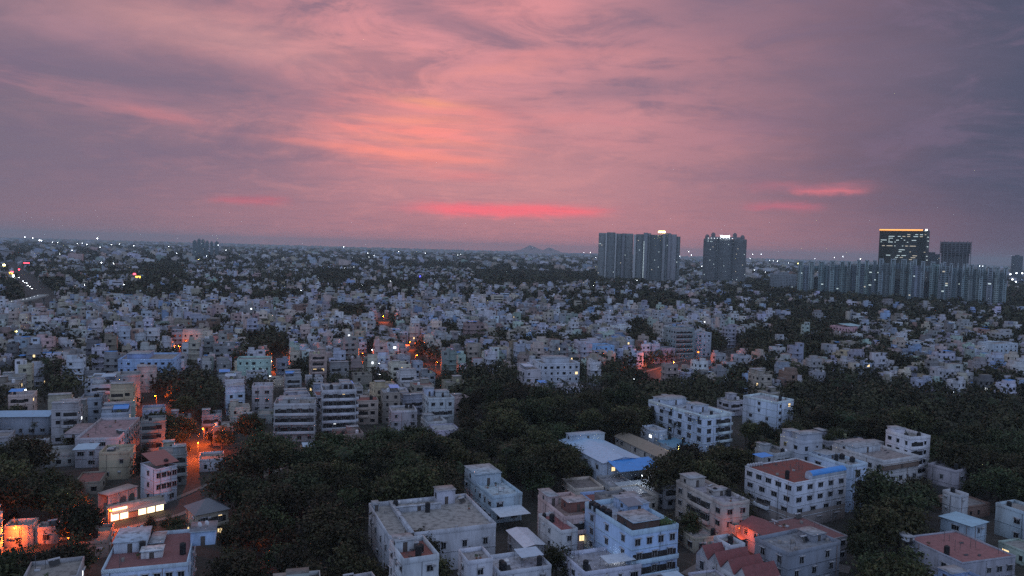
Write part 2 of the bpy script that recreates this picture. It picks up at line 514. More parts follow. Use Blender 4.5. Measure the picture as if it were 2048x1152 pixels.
def block_mesh(b, x0, y0, z0, x1, y1, z1, wall, deck, deckmat=None, par=0.8, t=0.16, walls_only=False):
    """Walls standing from z0 to the roof z1, the parapet above it and the deck inside the parapet."""
    b.box(x0, y0, z0, x1, y1, z1 - 0.02, PLASTER, wall)


def parapet_mesh(b, x0, y0, x1, y1, z, h, wall, t=0.18):
    b.box(x0, y0, z, x1, y0 + t, z + h, PLASTER, wall); b.box(x0, y1 - t, z, x1, y1, z + h, PLASTER, wall)
    b.box(x0, y0 + t, z, x0 + t, y1 - t, z + h, PLASTER, wall); b.box(x1 - t, y0 + t, z, x1, y1 - t, z + h, PLASTER, wall)


def hip(b, x0, y0, x1, y1, z, h, mat, col, over=0.5):
    x0 -= over; y0 -= over; x1 += over; y1 += over
    w, d = x1 - x0, y1 - y0; e = min(w, d) / 2 * 0.92
    if w >= d: r0, r1 = (x0 + e, (y0 + y1) / 2, z + h), (x1 - e, (y0 + y1) / 2, z + h)
    else: r0, r1 = ((x0 + x1) / 2, y0 + e, z + h), ((x0 + x1) / 2, y1 - e, z + h)
    A, B, C_, D = (x0, y0, z), (x1, y0, z), (x1, y1, z), (x0, y1, z)
    if w >= d:
        for q in ([A, B, r1, r0], [B, C_, r1], [C_, D, r0, r1], [D, A, r0]): b.face(q, mat, col)
    else:
        for q in ([A, B, r0], [B, C_, r1, r0], [C_, D, r1], [D, A, r0, r1]): b.face(q, mat, col)
    b.face([(x0, y0, z - .01), (x0, y1, z - .01), (x1, y1, z - .01), (x1, y0, z - .01)], mat, col)


ROOF_BITS = []
def roof_bits():
    for k in range(12):
        q = MB()
        if k < 5: q.box(0, 0, .01, random.uniform(.4, 1.5), random.uniform(.4, 1.1), random.uniform(.2, .9), CONCRETE, ((.3, .28, .26), (.45, .44, .43), (.2, .12, .1), (.10, .10, .11), (.5, .52, .55))[k]); nm = "roof_box"
        elif k < 7: q.cyl(0, 0, 0, 1.6 + k * .2, .05, .05, 6, METAL); q.tube((0, 0, 1.5), (1.6, 0, 1.5), .02, .02, 4, METAL); q.cyl(1.6, 0, 0, 1.6, .05, .05, 6, METAL); nm = "clothes_line"
        elif k < 8: q.face([(0, 0, .3), (1.9, 0, .3), (1.9, 1.0, 1.1), (0, 1.0, 1.1)], GLASS); q.cyl(.95, 1.05, 0, 1.1, .2, .2, 8, PLASTIC, WHITE); q.tube((-.1, 1.05, 1.2), (2.0, 1.05, 1.2), .22, .22, 8, PLASTIC, (.5, .5, .52)); nm = "solar_heater"
        elif k < 10:
            q.cyl(0, 0, 0, .35, .2, .26, 8, PLASTER, (.35, .14, .08))
            for _ in range(26):
                p = Vector((random.gauss(0, .22), random.gauss(0, .22), .55 + random.random() * .5)); e = Vector((random.gauss(0, 1), random.gauss(0, 1), random.gauss(0, 1))).normalized() * .16; f = e.orthogonal().normalized() * .1
                q.face([tuple(p - e), tuple(p - f), tuple(p + e), tuple(p + f)], LEAF, (.04, .055, .02))
            nm = "potted_plant"
        else: q.cyl(0, 0, 0, 1.5 + .4 * (k - 9), .62, .62, 12, PLASTIC, BLACK, cap=False); q.cyl(0, 0, 1.5 + .4 * (k - 9), 1.75 + .4 * (k - 9), .62, .2, 12, PLASTIC, BLACK); nm = "water_tank"
        ROOF_BITS.append((nm, q.data(nm)))
roof_bits()


def build_house(root, S, cam_local):
    """S: the house's dictionary. Local frame: x along the near right face, y back along the left face, origin at the near corner."""
    w, d, h, fl = S['w'], S['d'], S['h'], S['floors']
    wall, deck = S['wall'], S.get('deck', GREY_DECK)
    det = S['detail']; fh = h / fl
    deckmat = S.get('deckmat', DECK)
    trim = S.get('trim', tuple(min(.8, c * 1.12) for c in wall))
    b = MB(); b.box(0, 0, 0, w, d, h - 0.02, PLASTER, wall)
    for k in range(1, fl):                                             # floor bands
        z = k * fh; b.box(-0.07, -0.07, z - 0.1, w + 0.07, d + 0.07, z + 0.1, PLASTER, trim, bottom=True)
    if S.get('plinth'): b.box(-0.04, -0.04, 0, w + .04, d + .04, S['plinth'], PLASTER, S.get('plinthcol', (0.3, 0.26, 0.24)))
    faces = [(0, -1, w), (-1, 0, d), (1, 0, d), (0, 1, w)]
    wz = []
    for fi, (nx, ny, L) in enumerate(faces):
        cx, cy = (w / 2, 0) if ny < 0 else (w / 2, d) if ny > 0 else (0, d / 2) if nx < 0 else (w, d / 2)
        seen = (cam_local[0] - cx) * nx + (cam_local[1] - cy) * ny > 0
        custom = S.get('win', {}).get(fi)
        for k in range(fl):
            n = custom[min(k, len(custom) - 1)] if custom else max(1, int(L / S.get('bay', 3.2)))
            if not n: continue
            for i in range(n):
                if not custom and random.random() < 0.16: continue
                t = (i + 0.5) / n * L
                ww, wh = (random.choice((0.9, 1.2, 1.5, 1.8)), random.choice((1.2, 1.3, 1.4))) if not S.get('winsize') else S['winsize']
                ww = min(ww, L / n * 0.8)
                if not custom and random.random() < .12 and not S.get('winsize'): ww, wh = 0.6, 0.7
                x, y = (t, 0 if ny < 0 else d) if nx == 0 else (0 if nx < 0 else w, t)
                z = k * fh + min(1.0, fh * 0.32) + (1.35 - wh)
                wz.append((seen, x, y, z, nx, ny, ww, wh))
    lit_rate = S.get('lit', 0.03)
    for (seen, x, y, z, nx, ny, ww, wh) in wz:
        lit = None
        if seen and random.random() < lit_rate: lit = random.choice(('warm', 'warm', 'white'))
        if det >= 2 and seen:
            add_window(root, x, y, z, nx, ny, ww, wh, det, lit, S.get('style', 0))
        else:
            m = {None: GLASS, 'warm': LIT_WARM, 'white': LIT_WHITE}[lit]; o = 0.03
            tx, ty = -ny, nx
            p = lambda s_, zz: (x + nx * o + tx * s_, y + ny * o + ty * s_, zz)
            b.face([p(-ww / 2, z), p(ww / 2, z), p(ww / 2, z + wh), p(-ww / 2, z + wh)], m)
            b.box(min(p(-ww / 2, 0)[0], p(ww / 2, 0)[0]) - (0.15 if nx == 0 else 0.35), min(p(-ww / 2, 0)[1], p(ww / 2, 0)[1]) - (0.15 if ny == 0 else 0.35), z + wh + .08,
                  max(p(-ww / 2, 0)[0], p(ww / 2, 0)[0]) + (0.15 if nx == 0 else 0.35), max(p(-ww / 2, 0)[1], p(ww / 2, 0)[1]) + (0.15 if ny == 0 else 0.35), z + wh + 0.16, PLASTER, trim, bottom=True) if det >= 1 else None
    b.build("wall", root)
    # roof
    roof = S.get('roof', 'flat')
    if roof == 'flat':
        r = MB(); par = S.get('par', 0.9); t = 0.18
        r.face([(t, t, h), (w - t, t, h), (w - t, d - t, h), (t, d - t, h)], deckmat, deck)
        ro = r.build("roof", root)
        if par:
            p = MB(); p.at(0, 0, 0); parapet_mesh(p, -0.05, -0.05, w + 0.05, d + 0.05, h - 0.02, par, trim); p.build("parapet", root)
    elif roof == 'hip':
        r = MB(); hip(r, 0, 0, w, d, h, S.get('rise', 2.0), S.get('roofmat', TILE), deck); r.build("roof", root)
    elif roof == 'gable':
        r = MB(); ri = S.get('rise', 1.6); o = 0.5; t = 0.1
        if S.get('ridge', 'x') == 'x':
            a, c, e = [(-o, -o, h), (w + o, -o, h)], [(w + o, d / 2, h + ri), (-o, d / 2, h + ri)], [(w + o, d + o, h), (-o, d + o, h)]
            r.face(a + c, S.get('roofmat', SHEET), deck); r.face([c[1], c[0], e[0], e[1]], S.get('roofmat', SHEET), deck)
            for x in (0, w): r.face([(x, 0, h - .03), (x, d, h - .03), (x, d / 2, h + ri * .93)], PLASTER, wall)
        else:
            r.face([(-o, -o, h), (w / 2, -o, h + ri), (w / 2, d + o, h + ri), (-o, d + o, h)], S.get('roofmat', SHEET), deck)
            r.face([(w / 2, -o, h + ri), (w + o, -o, h), (w + o, d + o, h), (w / 2, d + o, h + ri)], S.get('roofmat', SHEET), deck)
            for y in (0, d): r.face([(0, y, h - .03), (w, y, h - .03), (w / 2, y, h + ri * .93)], PLASTER, wall)
        r.build("roof", root)
    # balconies
    for (fi, s0, s1, k0, k1, out) in S.get('balconies', []):
        for k in range(k0, k1):
            z = k * fh; q = MB()
            def rect(a0, a1, o0, o1):
                if fi == 0: return (a0, -o1, a1, -o0)
                if fi == 1: return (-o1, a0, -o0, a1)
                if fi == 2: return (w + o0, a0, w + o1, a1)
                return (a0, d + o0, a1, d + o1)
            L = w if fi in (0, 3) else d
            a0, a1 = s0 * L, s1 * L
            x0, y0, x1, y1 = rect(a0, a1, 0.0, out); q.box(x0, y0, z - 0.13, x1, y1, z + 0.02, PLASTER, trim, bottom=True)
            x0, y0, x1, y1 = rect(a0, a1, out - 0.12, out); q.box(x0, y0, z + 0.02, x1, y1, z + 0.95, PLASTER, trim)
            for e0, e1 in ((a0, a0 + 0.12), (a1 - 0.12, a1)):
                x0, y0, x1, y1 = rect(e0, e1, 0.0, out - 0.12); q.box(x0, y0, z + 0.02, x1, y1, z + 0.95, PLASTER, trim)
            x0, y0, x1, y1 = rect(a0 + 0.4, a1 - 0.4, 0.03, 0.04)      # dark panel painting in the shade behind the balcony
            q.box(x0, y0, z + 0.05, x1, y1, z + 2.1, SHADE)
            q.build("balcony", root)
    # rooftop rooms
    for cb in S.get('cabins', []):
        u0, v0, u1, v1, ch = cb[:5]; cw = cb[5] if len(cb) > 5 and cb[5] else wall; cd = cb[6] if len(cb) > 6 and cb[6] else PALE_DECK
        base = cb[7] if len(cb) > 7 else h
        q = MB(); q.box(u0 * w, v0 * d, base, u1 * w, v1 * d, base + ch, PLASTER, cw)
        q.box(u0 * w - .25, v0 * d - .25, base + ch, u1 * w + .25, v1 * d + .25, base + ch + 0.16, PLASTER, trim, top=DECK, topcol=cd, bottom=True)
        c = q.build("stair_cabin" if (u1 - u0) * w < 6 else "rooftop_room", root)
        if det >= 2:
            q = MB(); mx = (u0 + u1) / 2 * w; q.box(mx - .45, v0 * d - .06, base, mx + .45, v0 * d - .003, base + min(2.0, ch * .85), PLASTER, (0.10, 0.08, 0.07)); q.build("door", c)
            if (v1 - v0) * d > 3:
                q = MB(); my = (v0 + v1) / 2 * d; q.box(u0 * w - .06, my - .5, base + ch * .35, u0 * w - .003, my + .5, base + ch * .75, GLASS); q.build("window", c)
    for tk in S.get('tanks', []):
        u, v, r, th, col = tk[:5]; tank(root, u * w, v * d, (tk[5] if len(tk) > 5 else h), r, th, col)
    if det >= 2:
        for fi in (0, 1):
            nx, ny = faces[fi][:2]
            for _ in range(random.choice((1, 2))):
                t = random.uniform(.06, .94) * (w if fi == 0 else d); x, y = (t, -.12) if fi == 0 else (-.12, t)
                q = MB(); q.cyl(x, y, 0, h, .06, .06, 6, PLASTIC, random.choice(((.12, .12, .13), (.45, .45, .46), (.3, .2, .15))), cap=False); q.build("drainpipe", root)
            for _ in range(random.choice((0, 1, 2))):
                t = random.uniform(.1, .9) * (w if fi == 0 else d); z = random.randrange(fl) * fh + random.uniform(1.9, 2.2)
                q = MB()
                if fi == 0: q.box(t, -.42, z, t + .85, -.08, z + .6, PLASTIC, (.55, .56, .57), bottom=True); q.cyl(t + .3, -.43, z + .05, z + .5, .02, .02, 4, METAL)
                else: q.box(-.42, t, z, -.08, t + .85, z + .6, PLASTIC, (.55, .56, .57), bottom=True); q.cyl(-.43, t + .3, z + .05, z + .5, .02, .02, 4, METAL)
                q.build("air_conditioner", root)
    if roof == 'flat' and det >= 2:
        for _ in range(min(9, int(w * d / 13))):
            u, v = random.uniform(.6, w - 1.2), random.uniform(.6, d - 1.2); nm, me = random.choice(ROOF_BITS)
            o = link(nm, me, root, (u, v, h), random.choice((0, 0, 1.57, .4)))
    # sheet canopies on posts
    for (u0, v0, u1, v1, z0, z1, col) in S.get('canopies', []):
        q = MB(); x0, y0, x1, y1 = u0 * w, v0 * d, u1 * w, v1 * d
        q.face([(x0, y0, z0), (x1, y0, z0), (x1, y1, z1), (x0, y1, z1)], SHEET, col)
        q.face([(x0, y0, z0 - .06), (x0, y1, z1 - .06), (x1, y1, z1 - .06), (x1, y0, z0 - .06)], SHEET, col)
        for p0, p1 in (((x0, y0, z0), (x1, y0, z0)), ((x1, y0, z0), (x1, y1, z1)), ((x1, y1, z1), (x0, y1, z1)), ((x0, y1, z1), (x0, y0, z0))):
            q.face([p0, p1, (p1[0], p1[1], p1[2] - .06), (p0[0], p0[1], p0[2] - .06)], SHEET, col)
        base = min(h, z0 - .5) if z0 > h else 0
        for (x, y, z) in ((x0 + .1, y0 + .1, z0), (x1 - .1, y0 + .1, z0), (x0 + .1, y1 - .1, z1), (x1 - .1, y1 - .1, z1)):
            q.cyl(x, y, base, z - .06, 0.05, 0.05, 5, METAL, cap=False)
        q.build("canopy", root)
    for fn in S.get('extra', []): fn(root, S)

# ------------------------------------------------------------------ the buildings one can tell apart
LANDMARKS = []   # dict(x, y, ang, w, d, h, vis, phrase)


def footprint(A, B, C, h, w=None, d=None, ang=None):
    a, b, c = (Vector(ground_at(*p, h)) for p in (A, B, C))
    v1, v2 = c - b, a - b
    a1 = math.atan2(v1.y, v1.x); a2 = math.atan2(v2.y, v2.x) - math.pi / 2
    t = rad(ang) if ang is not None else (a1 + a2) / 2
    ux, uy = Vector((math.cos(t), math.sin(t))), Vector((-math.sin(t), math.cos(t)))
    return b.x, b.y, t, (w or max(3.5, v1.dot(ux))), (d or max(3.5, v2.dot(uy)))


def landmark(name, cat, label, phrase, A, B, C, h, floors, wall, w=None, d=None, ang=None, vis=None, detail=3, group=None, **kw):
    x, y, t, w, d = footprint(A, B, C, h, w, d, ang)
    root = thing(name, cat, x, y, 0, t, label, group)
    S = dict(w=w, d=d, h=h, floors=floors, wall=wall, detail=detail, **kw)
    c, s = math.cos(-t), math.sin(-t)
    build_house(root, S, (-x * c + y * s, -x * s - y * c))
    cx, cy = x + w / 2 * math.cos(t) - d / 2 * math.sin(t), y + w / 2 * math.sin(t) + d / 2 * math.cos(t)
    if vis is None:
        P = [project(x + u * w * math.cos(t) - v * d * math.sin(t), y + u * w * math.sin(t) + v * d * math.cos(t), z) for u in (0, 1) for v in (0, 1) for z in (h * 0.45, h)]
        vis = (min(p[0] for p in P), min(p[1] for p in P), max(p[0] for p in P), max(p[1] for p in P))
    LANDMARKS.append(dict(x=x, y=y, cx=cx, cy=cy, t=t, w=w, d=d, h=h, vis=vis, phrase=phrase, D=math.hypot(cx, cy)))
    return root, S


PW_ = (0.62, 0.64, 0.68); BW = (0.50, 0.62, 0.80); LB = (0.44, 0.60, 0.84)
T = lambda u, v, r=.6, h=1.3, c=BLACK: (u, v, r, h, c)

# bottom left, under the camera
def dish_pair(root, S): pass
landmark("terrace_house", "house", "pale blue house with a brick red roof terrace at the bottom left corner", "the red terrace house", (212, 1058), (203, 1148), (380, 1126), 10, 3, BW, ang=18, w=15.5, d=19,
         deck=(0.25, 0.11, 0.11), deckmat=TILE, par=0.8, win={0: [6, 6, 7], 1: [3], 2: [3]}, winsize=(1.1, 1.4), vis=(200, 1040, 428, 1152), lit=0,
         cabins=[(0.03, 0.52, 0.42, 0.95, 2.3, (0.60, 0.66, 0.74), (0.50, 0.58, 0.68)), (0.40, 0.30, 0.66, 0.44, 1.5, WHITE, WHITE), (0.98, 0.55, 1.30, 0.86, 3.0, LB, (0.25, 0.25, 0.28)), (0.46, 0.60, 0.62, 0.92, 1.0, (.4, .4, .4), PALE_DECK)],
         tanks=[(0.12, 0.985, 1.0, 1.7, (0.55, 0.62, 0.70)), (0.29, 0.985, 1.0, 1.7, (0.52, 0.58, 0.68)), (0.44, 0.96, .5, .9, BLACK)])
x, y, t, w, d = footprint((212, 1058), (203, 1148), (380, 1126), 10, 15.5, 19, 18)
for (u, v) in ((1.10, .63), (1.19, .66)):
    px_, py_ = x + u * w * math.cos(t) - v * d * math.sin(t), y + u * w * math.sin(t) + v * d * math.cos(t)
    q = MB(); o = thing("satellite_dish", "satellite dish", px_, py_, 13.17, -0.4, ("satellite dish nearer the outer corner of" if u > 1.15 else "satellite dish farther from the outer corner of") + " the pale blue block beside the red terrace")
    q.cyl(0, 0, 0, 0.9, 0.05, 0.05, 6, METAL, cap=False); q.build("mast", o)
    q = MB()
    for i in range(14):
        a0, a1 = 2 * math.pi * i / 14, 2 * math.pi * (i + 1) / 14
        for r0, r1 in ((0.02, .35), (.35, .62)):
            e = lambda r, a_: (r * math.cos(a_), -0.15 - 0.35 * (0.4 - r * r), 1.0 + r * math.sin(a_) * 0.9)
            q.face([e(r0, a0), e(r1, a0), e(r1, a1), e(r0, a1)], PLASTIC, WHITE)
    q.build("dish", o)
landmark("tower_house", "house", "slim white three storey house with red awning roof above the lit shops", "the slim white house", (270, 931), (312, 941), (349, 931), 10, 3, (0.56, 0.60, 0.68), ang=52, w=6.2, d=9,
         win={0: [2, 4, 4], 1: [1, 1, 1]}, winsize=(1.2, 1.4), vis=(268, 925, 352, 1000), lit=0, par=0.4, roof='flat', canopies=[(-.05, -.05, 1.05, .9, 11.5, 13.4, (0.30, 0.10, 0.09))])
# arched gateway
def arch_wall(b, L, h, z0, arches, mat, col, t=0.35):
    """A wall along x with round arched openings (x centre, radius, springing height)."""
    xs = sorted(arches); e = 0.0
    for (cx, r, sh) in xs:
        b.box(e, 0, z0, cx - r, t, z0 + h, mat, col); e = cx + r
        n = 10
        for i in range(n):
            a0, a1 = math.pi - math.pi * i / n, math.pi - math.pi * (i + 1) / n
            x0_, x1_ = cx + r * math.cos(a0), cx + r * math.cos(a1); y0_, y1_ = z0 + sh + r * math.sin(a0), z0 + sh + r * math.sin(a1)
            for yy in (0, t): b.face([(x0_, yy, y0_), (x1_, yy, y1_), (x1_, yy, z0 + h), (x0_, yy, z0 + h)], mat, col)
            b.face([(x0_, 0, y0_), (x1_, 0, y1_), (x1_, t, y1_), (x0_, t, y0_)], mat, col)
        b.face([(cx - r, 0, z0 + h), (cx + r, 0, z0 + h), (cx + r, t, z0 + h), (cx - r, t, z0 + h)], mat, col)
    b.box(e, 0, z0, L, t, z0 + h, mat, col)
gx, gy = ground_at(217, 1032, 0); ga = math.atan2(*(np.array(ground_at(275, 1012, 0)) - np.array((gx, gy)))[::-1]) if True else 0
GL = float(np.hypot(*(np.array(ground_at(275, 1012, 0)) - np.array((gx, gy)))))
o = thing("arched_porch", "porch", gx, gy, 0, ga, "arched plaster porch lit orange by a street lamp beside the slim white house")
q = MB(); arch_wall(q, GL, 5.6, 0, [(GL * .2, .9, 2.2), (GL * .5, 1.1, 3.2), (GL * .8, 1.1, 3.2)], PLASTER, (0.52, 0.42, 0.38)); q.build("wall", o)
q = MB(); q.box(-.2, -.25, 5.6, GL + .2, 4.2, 5.8, PLASTER, (0.5, 0.4, 0.36), bottom=True); q.build("roof", o)
q = MB(); q.box(0, 4.0, 0, GL, 4.2, 5.6, PLASTER, (0.5, 0.4, 0.36)); q.build("back_wall", o)
LANDMARKS.append(dict(x=gx, y=gy, cx=gx + GL / 2 * math.cos(ga), cy=gy + GL / 2 * math.sin(ga), t=ga, w=GL, d=5, h=5, vis=(212, 985, 280, 1040), phrase="the arched porch", D=math.hypot(gx, gy)))
# the lit shop row
sx, sy = ground_at(222, 1046, 0); ex, ey = ground_at(330, 1022, 0); sa = math.atan2(ey - sy, ex - sx); sL = math.hypot(ex - sx, ey - sy)
o = thing("shop_row", "shop", sx, sy, 0, sa, "low row of open shops glowing yellow in front of the slim white house")
q = MB(); q.box(0, 0.6, 0, sL, 4, 3.6, PLASTER, (0.45, 0.42, 0.36), top=DECK); q.build("wall", o)
q = MB(); q.face([(0, .6, 2.9), (sL, .6, 2.9), (sL, -1.2, 2.45), (0, -1.2, 2.45)], SHEET, (0.4, 0.38, 0.33)); q.build("awning", o)
nb = 6
for i in range(nb):
    if i == 2: continue
    q = MB(); a0, a1 = sL * (i + .08) / nb, sL * (i + .92) / nb
    q.face([(a0, .57, .25), (a1, .57, .25), (a1, .57, 2.5), (a0, .57, 2.5)], SHOP_LIGHT); q.build("shopfront", o)
q = MB(); q.box(0.5, .45, 2.95, sL * .3, .57, 3.5, SHOP_LIGHT); q.build("signboard", o)
LANDMARKS.append(dict(x=sx, y=sy, cx=sx + sL / 2 * math.cos(sa), cy=sy + sL / 2 * math.sin(sa), t=sa, w=sL, d=4, h=3.5, vis=(218, 1008, 332, 1046), phrase="the glowing shop row", D=math.hypot(sx, sy)))
landmark("pavilion", "pavilion", "small pavilion with a dark hipped roof and railed terrace right of the shops", "the hip roofed pavilion", (360, 1016), (392, 1030), (427, 1012), 7, 2, (0.38, 0.34, 0.26),
         ang=40, w=8, d=8, roof='hip', rise=2.4, roofmat=SHEET, deck=(0.16, 0.17, 0.19), balconies=[(0, .02, .98, 1, 2, 1.2)], vis=(352, 990, 425, 1045), lit=.3)
# bottom centre
landmark("flat_roofed_hall", "hall", "large grey flat roofed building with a lone stair cabin and stained deck", "the large flat roof", (726, 1013), (778, 1080), (1000, 1055), 9, 2, (0.52, 0.54, 0.58), ang=22, w=26, d=23,
         deck=(0.36, 0.35, 0.33), par=1.1, win={0: [3, 5], 1: [3, 4]}, winsize=(1.0, 1.5), vis=(724, 975, 1002, 1075), lit=0,
         cabins=[(0.66, 0.84, 0.84, 1.0, 3.6, (0.54, 0.55, 0.62), (0.40, 0.36, 0.35)), (0.20, 0.0, 0.215, 0.98, 1.1, (0.52, 0.55, 0.6), (0.52, 0.55, 0.6)), (0.22, 0.72, 0.66, 0.735, 1.4, (0.52, 0.55, 0.6), (0.52, 0.55, 0.6)), (0.02, 0.84, 0.07, 0.95, 1.8, (0.5, 0.55, 0.6))],
         tanks=[(.3, .99, .35, .5, WHITE), (.42, .99, .35, .5, WHITE), (.52, .99, .35, .5, WHITE), (.93, .97, .45, .5, (.5, .48, .42))])
landmark("framed_house", "house", "pale turquoise house with an open framed stair room on its roof", "the turquoise framed house", (940, 948), (985, 998), (1030, 972), 7, 2, (0.44, 0.56, 0.64), ang=24, w=9, d=22, deck=(0.45, 0.55, 0.6), vis=(936, 918, 1032, 1000), lit=0,
         cabins=[(-.02, .55, .85, .98, 3.2, (0.48, 0.58, 0.66), (0.48, 0.55, 0.6))], tanks=[(.5, .25, .5, .7, WHITE)], canopies=[(-.1, -.35, .9, -.04, 4.6, 4.8, (0.60, 0.68, 0.76))])
def plants_box(root, S):
    q = MB()
    for _ in range(150):
        a, b_, c_ = random.uniform(.68, .96) * S['w'], random.uniform(.02, .2) * S['d'], S['h'] + random.uniform(0.3, 1.7); r = random.uniform(.15, .35)
        p = Vector((a, b_, c_)); u = Vector((random.gauss(0, 1), random.gauss(0, 1), random.gauss(0, 1))).normalized() * r; v = u.orthogonal().normalized() * r
        q.face([tuple(p - u - v), tuple(p + u - v), tuple(p + u + v), tuple(p - u + v)], LEAF, jit((0.05, 0.075, 0.03), .3))
    q.build("terrace_planting", root)
landmark("corner_apartments", "apartment house", "tall pale blue house with black tanks and brown covered rooftop room", "the tall pale blue house", (1186, 1010), (1264, 1072), (1356, 1053), 13, 4, LB, ang=25, w=12.6, d=20.5, deck=(0.42, 0.48, 0.56),
         win={0: [3, 3, 3, 4], 1: [2, 3, 3, 3], 2: [2]}, winsize=(1.3, 1.5), vis=(1184, 1000, 1358, 1140), lit=.0, par=1.2, balconies=[(0, .0, 1.0, 1, 2, .9), (0, 0, 1, 2, 3, .6)],
         cabins=[(.06, .03, .62, .36, 2.6, (0.10, 0.06, 0.05), (0.46, 0.47, 0.50)), (0.55, .55, .98, .9, 2.4, LB, (0.45, 0.5, 0.58))],
         tanks=[(.05, .88, .9, 1.6, BLACK), (.05, .78, .9, 1.6, BLACK), (.07, .66, .9, 1.7, BLACK), (.07, .55, .9, 1.7, BLACK), (.36, .55, .6, .9, BLACK)],
         canopies=[(.45, .5, .8, .7, 15.6, 16.2, (0.20, 0.21, 0.25))], extra=[plants_box])
landmark("pink_house", "house", "dusty pink house with open brick terrace and one bright porch lamp", "the dusty pink house", (1093, 993), (1130, 1040), (1190, 1030), 10, 3, (0.58, 0.44, 0.42), ang=21, w=9.5, d=17, deck=(0.30, 0.22, 0.2), vis=(1090, 985, 1188, 1062),
         win={0: [2, 3, 0], 1: [2, 2, 1]}, winsize=(1.4, 1.4), cabins=[(.30, .25, .9, .5, 2.6, (0.24, 0.10, 0.08), (.5, .45, .45)), (.0, .6, .3, .98, 2.4, (0.58, 0.46, 0.45))], balconies=[(0, .1, .95, 2, 3, 1.4)], lit=.35)
landmark("tiled_house", "house", "small off white house with a patch of red tiles before the pink house", "the small red tiled house", (1071, 1046), (1122, 1068), (1138, 1056), 9, 3, (0.52, 0.53, 0.54), ang=24, w=4.5, d=12, deck=(0.32, 0.11, 0.11), deckmat=TILE, vis=(1068, 1040, 1140, 1110),
         win={0: [1, 1, 1], 1: [0, 1, 1]}, winsize=(1.0, 1.2), tanks=[(.2, .9, .5, .9, BLACK)], lit=0)
landmark("white_sheet_shed", "shed", "low shed with a white sheet roof between the flat hall and pink house", "the white sheet shed", (1025, 1066), (1050, 1094), (1072, 1088), 5, 1, (0.4, 0.4, 0.42), ang=22, w=5, d=11, roof='gable', rise=.5, ridge='y', deck=(0.60, 0.66, 0.74), lit=0)
landmark("low_white_house", "house", "small white cabin roofed house at the bottom edge below the flat hall", "the small white cabin house", (918, 1112), (936, 1130), (970, 1120), 10, 3, (0.58, 0.60, 0.66), ang=22, w=5.5, d=6.5, deck=(0.34, 0.32, 0.32), vis=(915, 1103, 980, 1150), lit=0, win={0: [1, 1, 1], 1: [1, 1, 1]})
landmark("low_terrace_house", "house", "low white terraced house beside the small cabin house at the bottom edge", "the low white terraces", (972, 1126), (1000, 1152), (1062, 1128), 6.5, 2, (0.55, 0.58, 0.63), ang=22, w=12, d=9, deck=(0.45, 0.46, 0.5), lit=0, canopies=[(.5, .3, .95, .8, 8.6, 8.8, PALE_SHEET)], tanks=[(.3, .6, .6, .6, WHITE)])
landmark("long_low_house", "house", "long low white house with pale sheet canopy at the bottom centre edge", "the long low white house", (1150, 1130), (1170, 1152), (1235, 1132), 6, 2, (0.54, 0.56, 0.66), ang=22, w=14, d=11, deck=(0.36, 0.36, 0.4), lit=0, canopies=[(.4, .0, .9, .35, 8, 8.2, (0.6, .66, .72))])
landmark("roadside_hut", "hut", "low roadside hut with its walls glowing orange under the brightest street lamp", "the orange roadside hut", (68, 1056), (70, 1062), (104, 1058), 3.4, 1, (0.5, 0.42, 0.38), ang=12, w=5, d=4, lit=0, vis=(66, 1056, 104, 1086), win={0: [1], 1: [0]})
landmark("roadside_wall_house", "house", "low house washed in orange lamp light at the far bottom left", "the orange washed house", (6, 1050), (8, 1060), (48, 1050), 4.5, 1, (0.5, 0.42, 0.38), ang=16, w=6, d=5, lit=0, vis=(0, 1045, 50, 1095))
# centre right halls
landmark("blue_roofed_hall", "hall", "long hall under a pale blue sheet roof with lit windows low on its side", "the pale blue roofed hall", (1149, 884), (1207, 926), (1262, 903), 8, 2, (0.52, 0.60, 0.70), ang=24, w=15, d=30, roof='gable', ridge='y', rise=1.4, deck=(0.42, 0.60, 0.78), vis=(1148, 856, 1280, 955),
         win={1: [6, 4], 0: [3, 2]}, winsize=(1.3, 1.3), lit=.22, canopies=[(.1, -.25, 1.15, .0, 7.0, 8.6, BLUE_SHEET), (-.1, -.62, 1.3, -.3, 3.6, 4.4, (0.44, 0.50, 0.55))],
         cabins=[(.15, .86, 1.05, 1.0, 2.4, (0.50, 0.60, 0.70), (0.45, 0.52, 0.6))])
landmark("tan_roofed_hall", "hall", "long hall with a weathered tan pitched roof right of the blue roofed hall", "the tan roofed hall", (1240, 868), (1325, 918), (1346, 902), 6, 2, (0.42, 0.41, 0.38), ang=22, w=8, d=32, roof='gable', ridge='y', rise=1.8, deck=(0.30, 0.25, 0.19), vis=(1240, 858, 1345, 920), lit=.08)
landmark("blue_decked_shed", "shed", "low shed with a flat blue roof in front of the bright floodlight", "the flat blue shed", (1300, 876), (1345, 897), (1384, 884), 4, 1, (0.35, 0.40, 0.44), ang=24, w=11, d=17, deck=(0.13, 0.30, 0.42), deckmat=SHEET, par=.3, lit=0, vis=(1300, 868, 1384, 896))
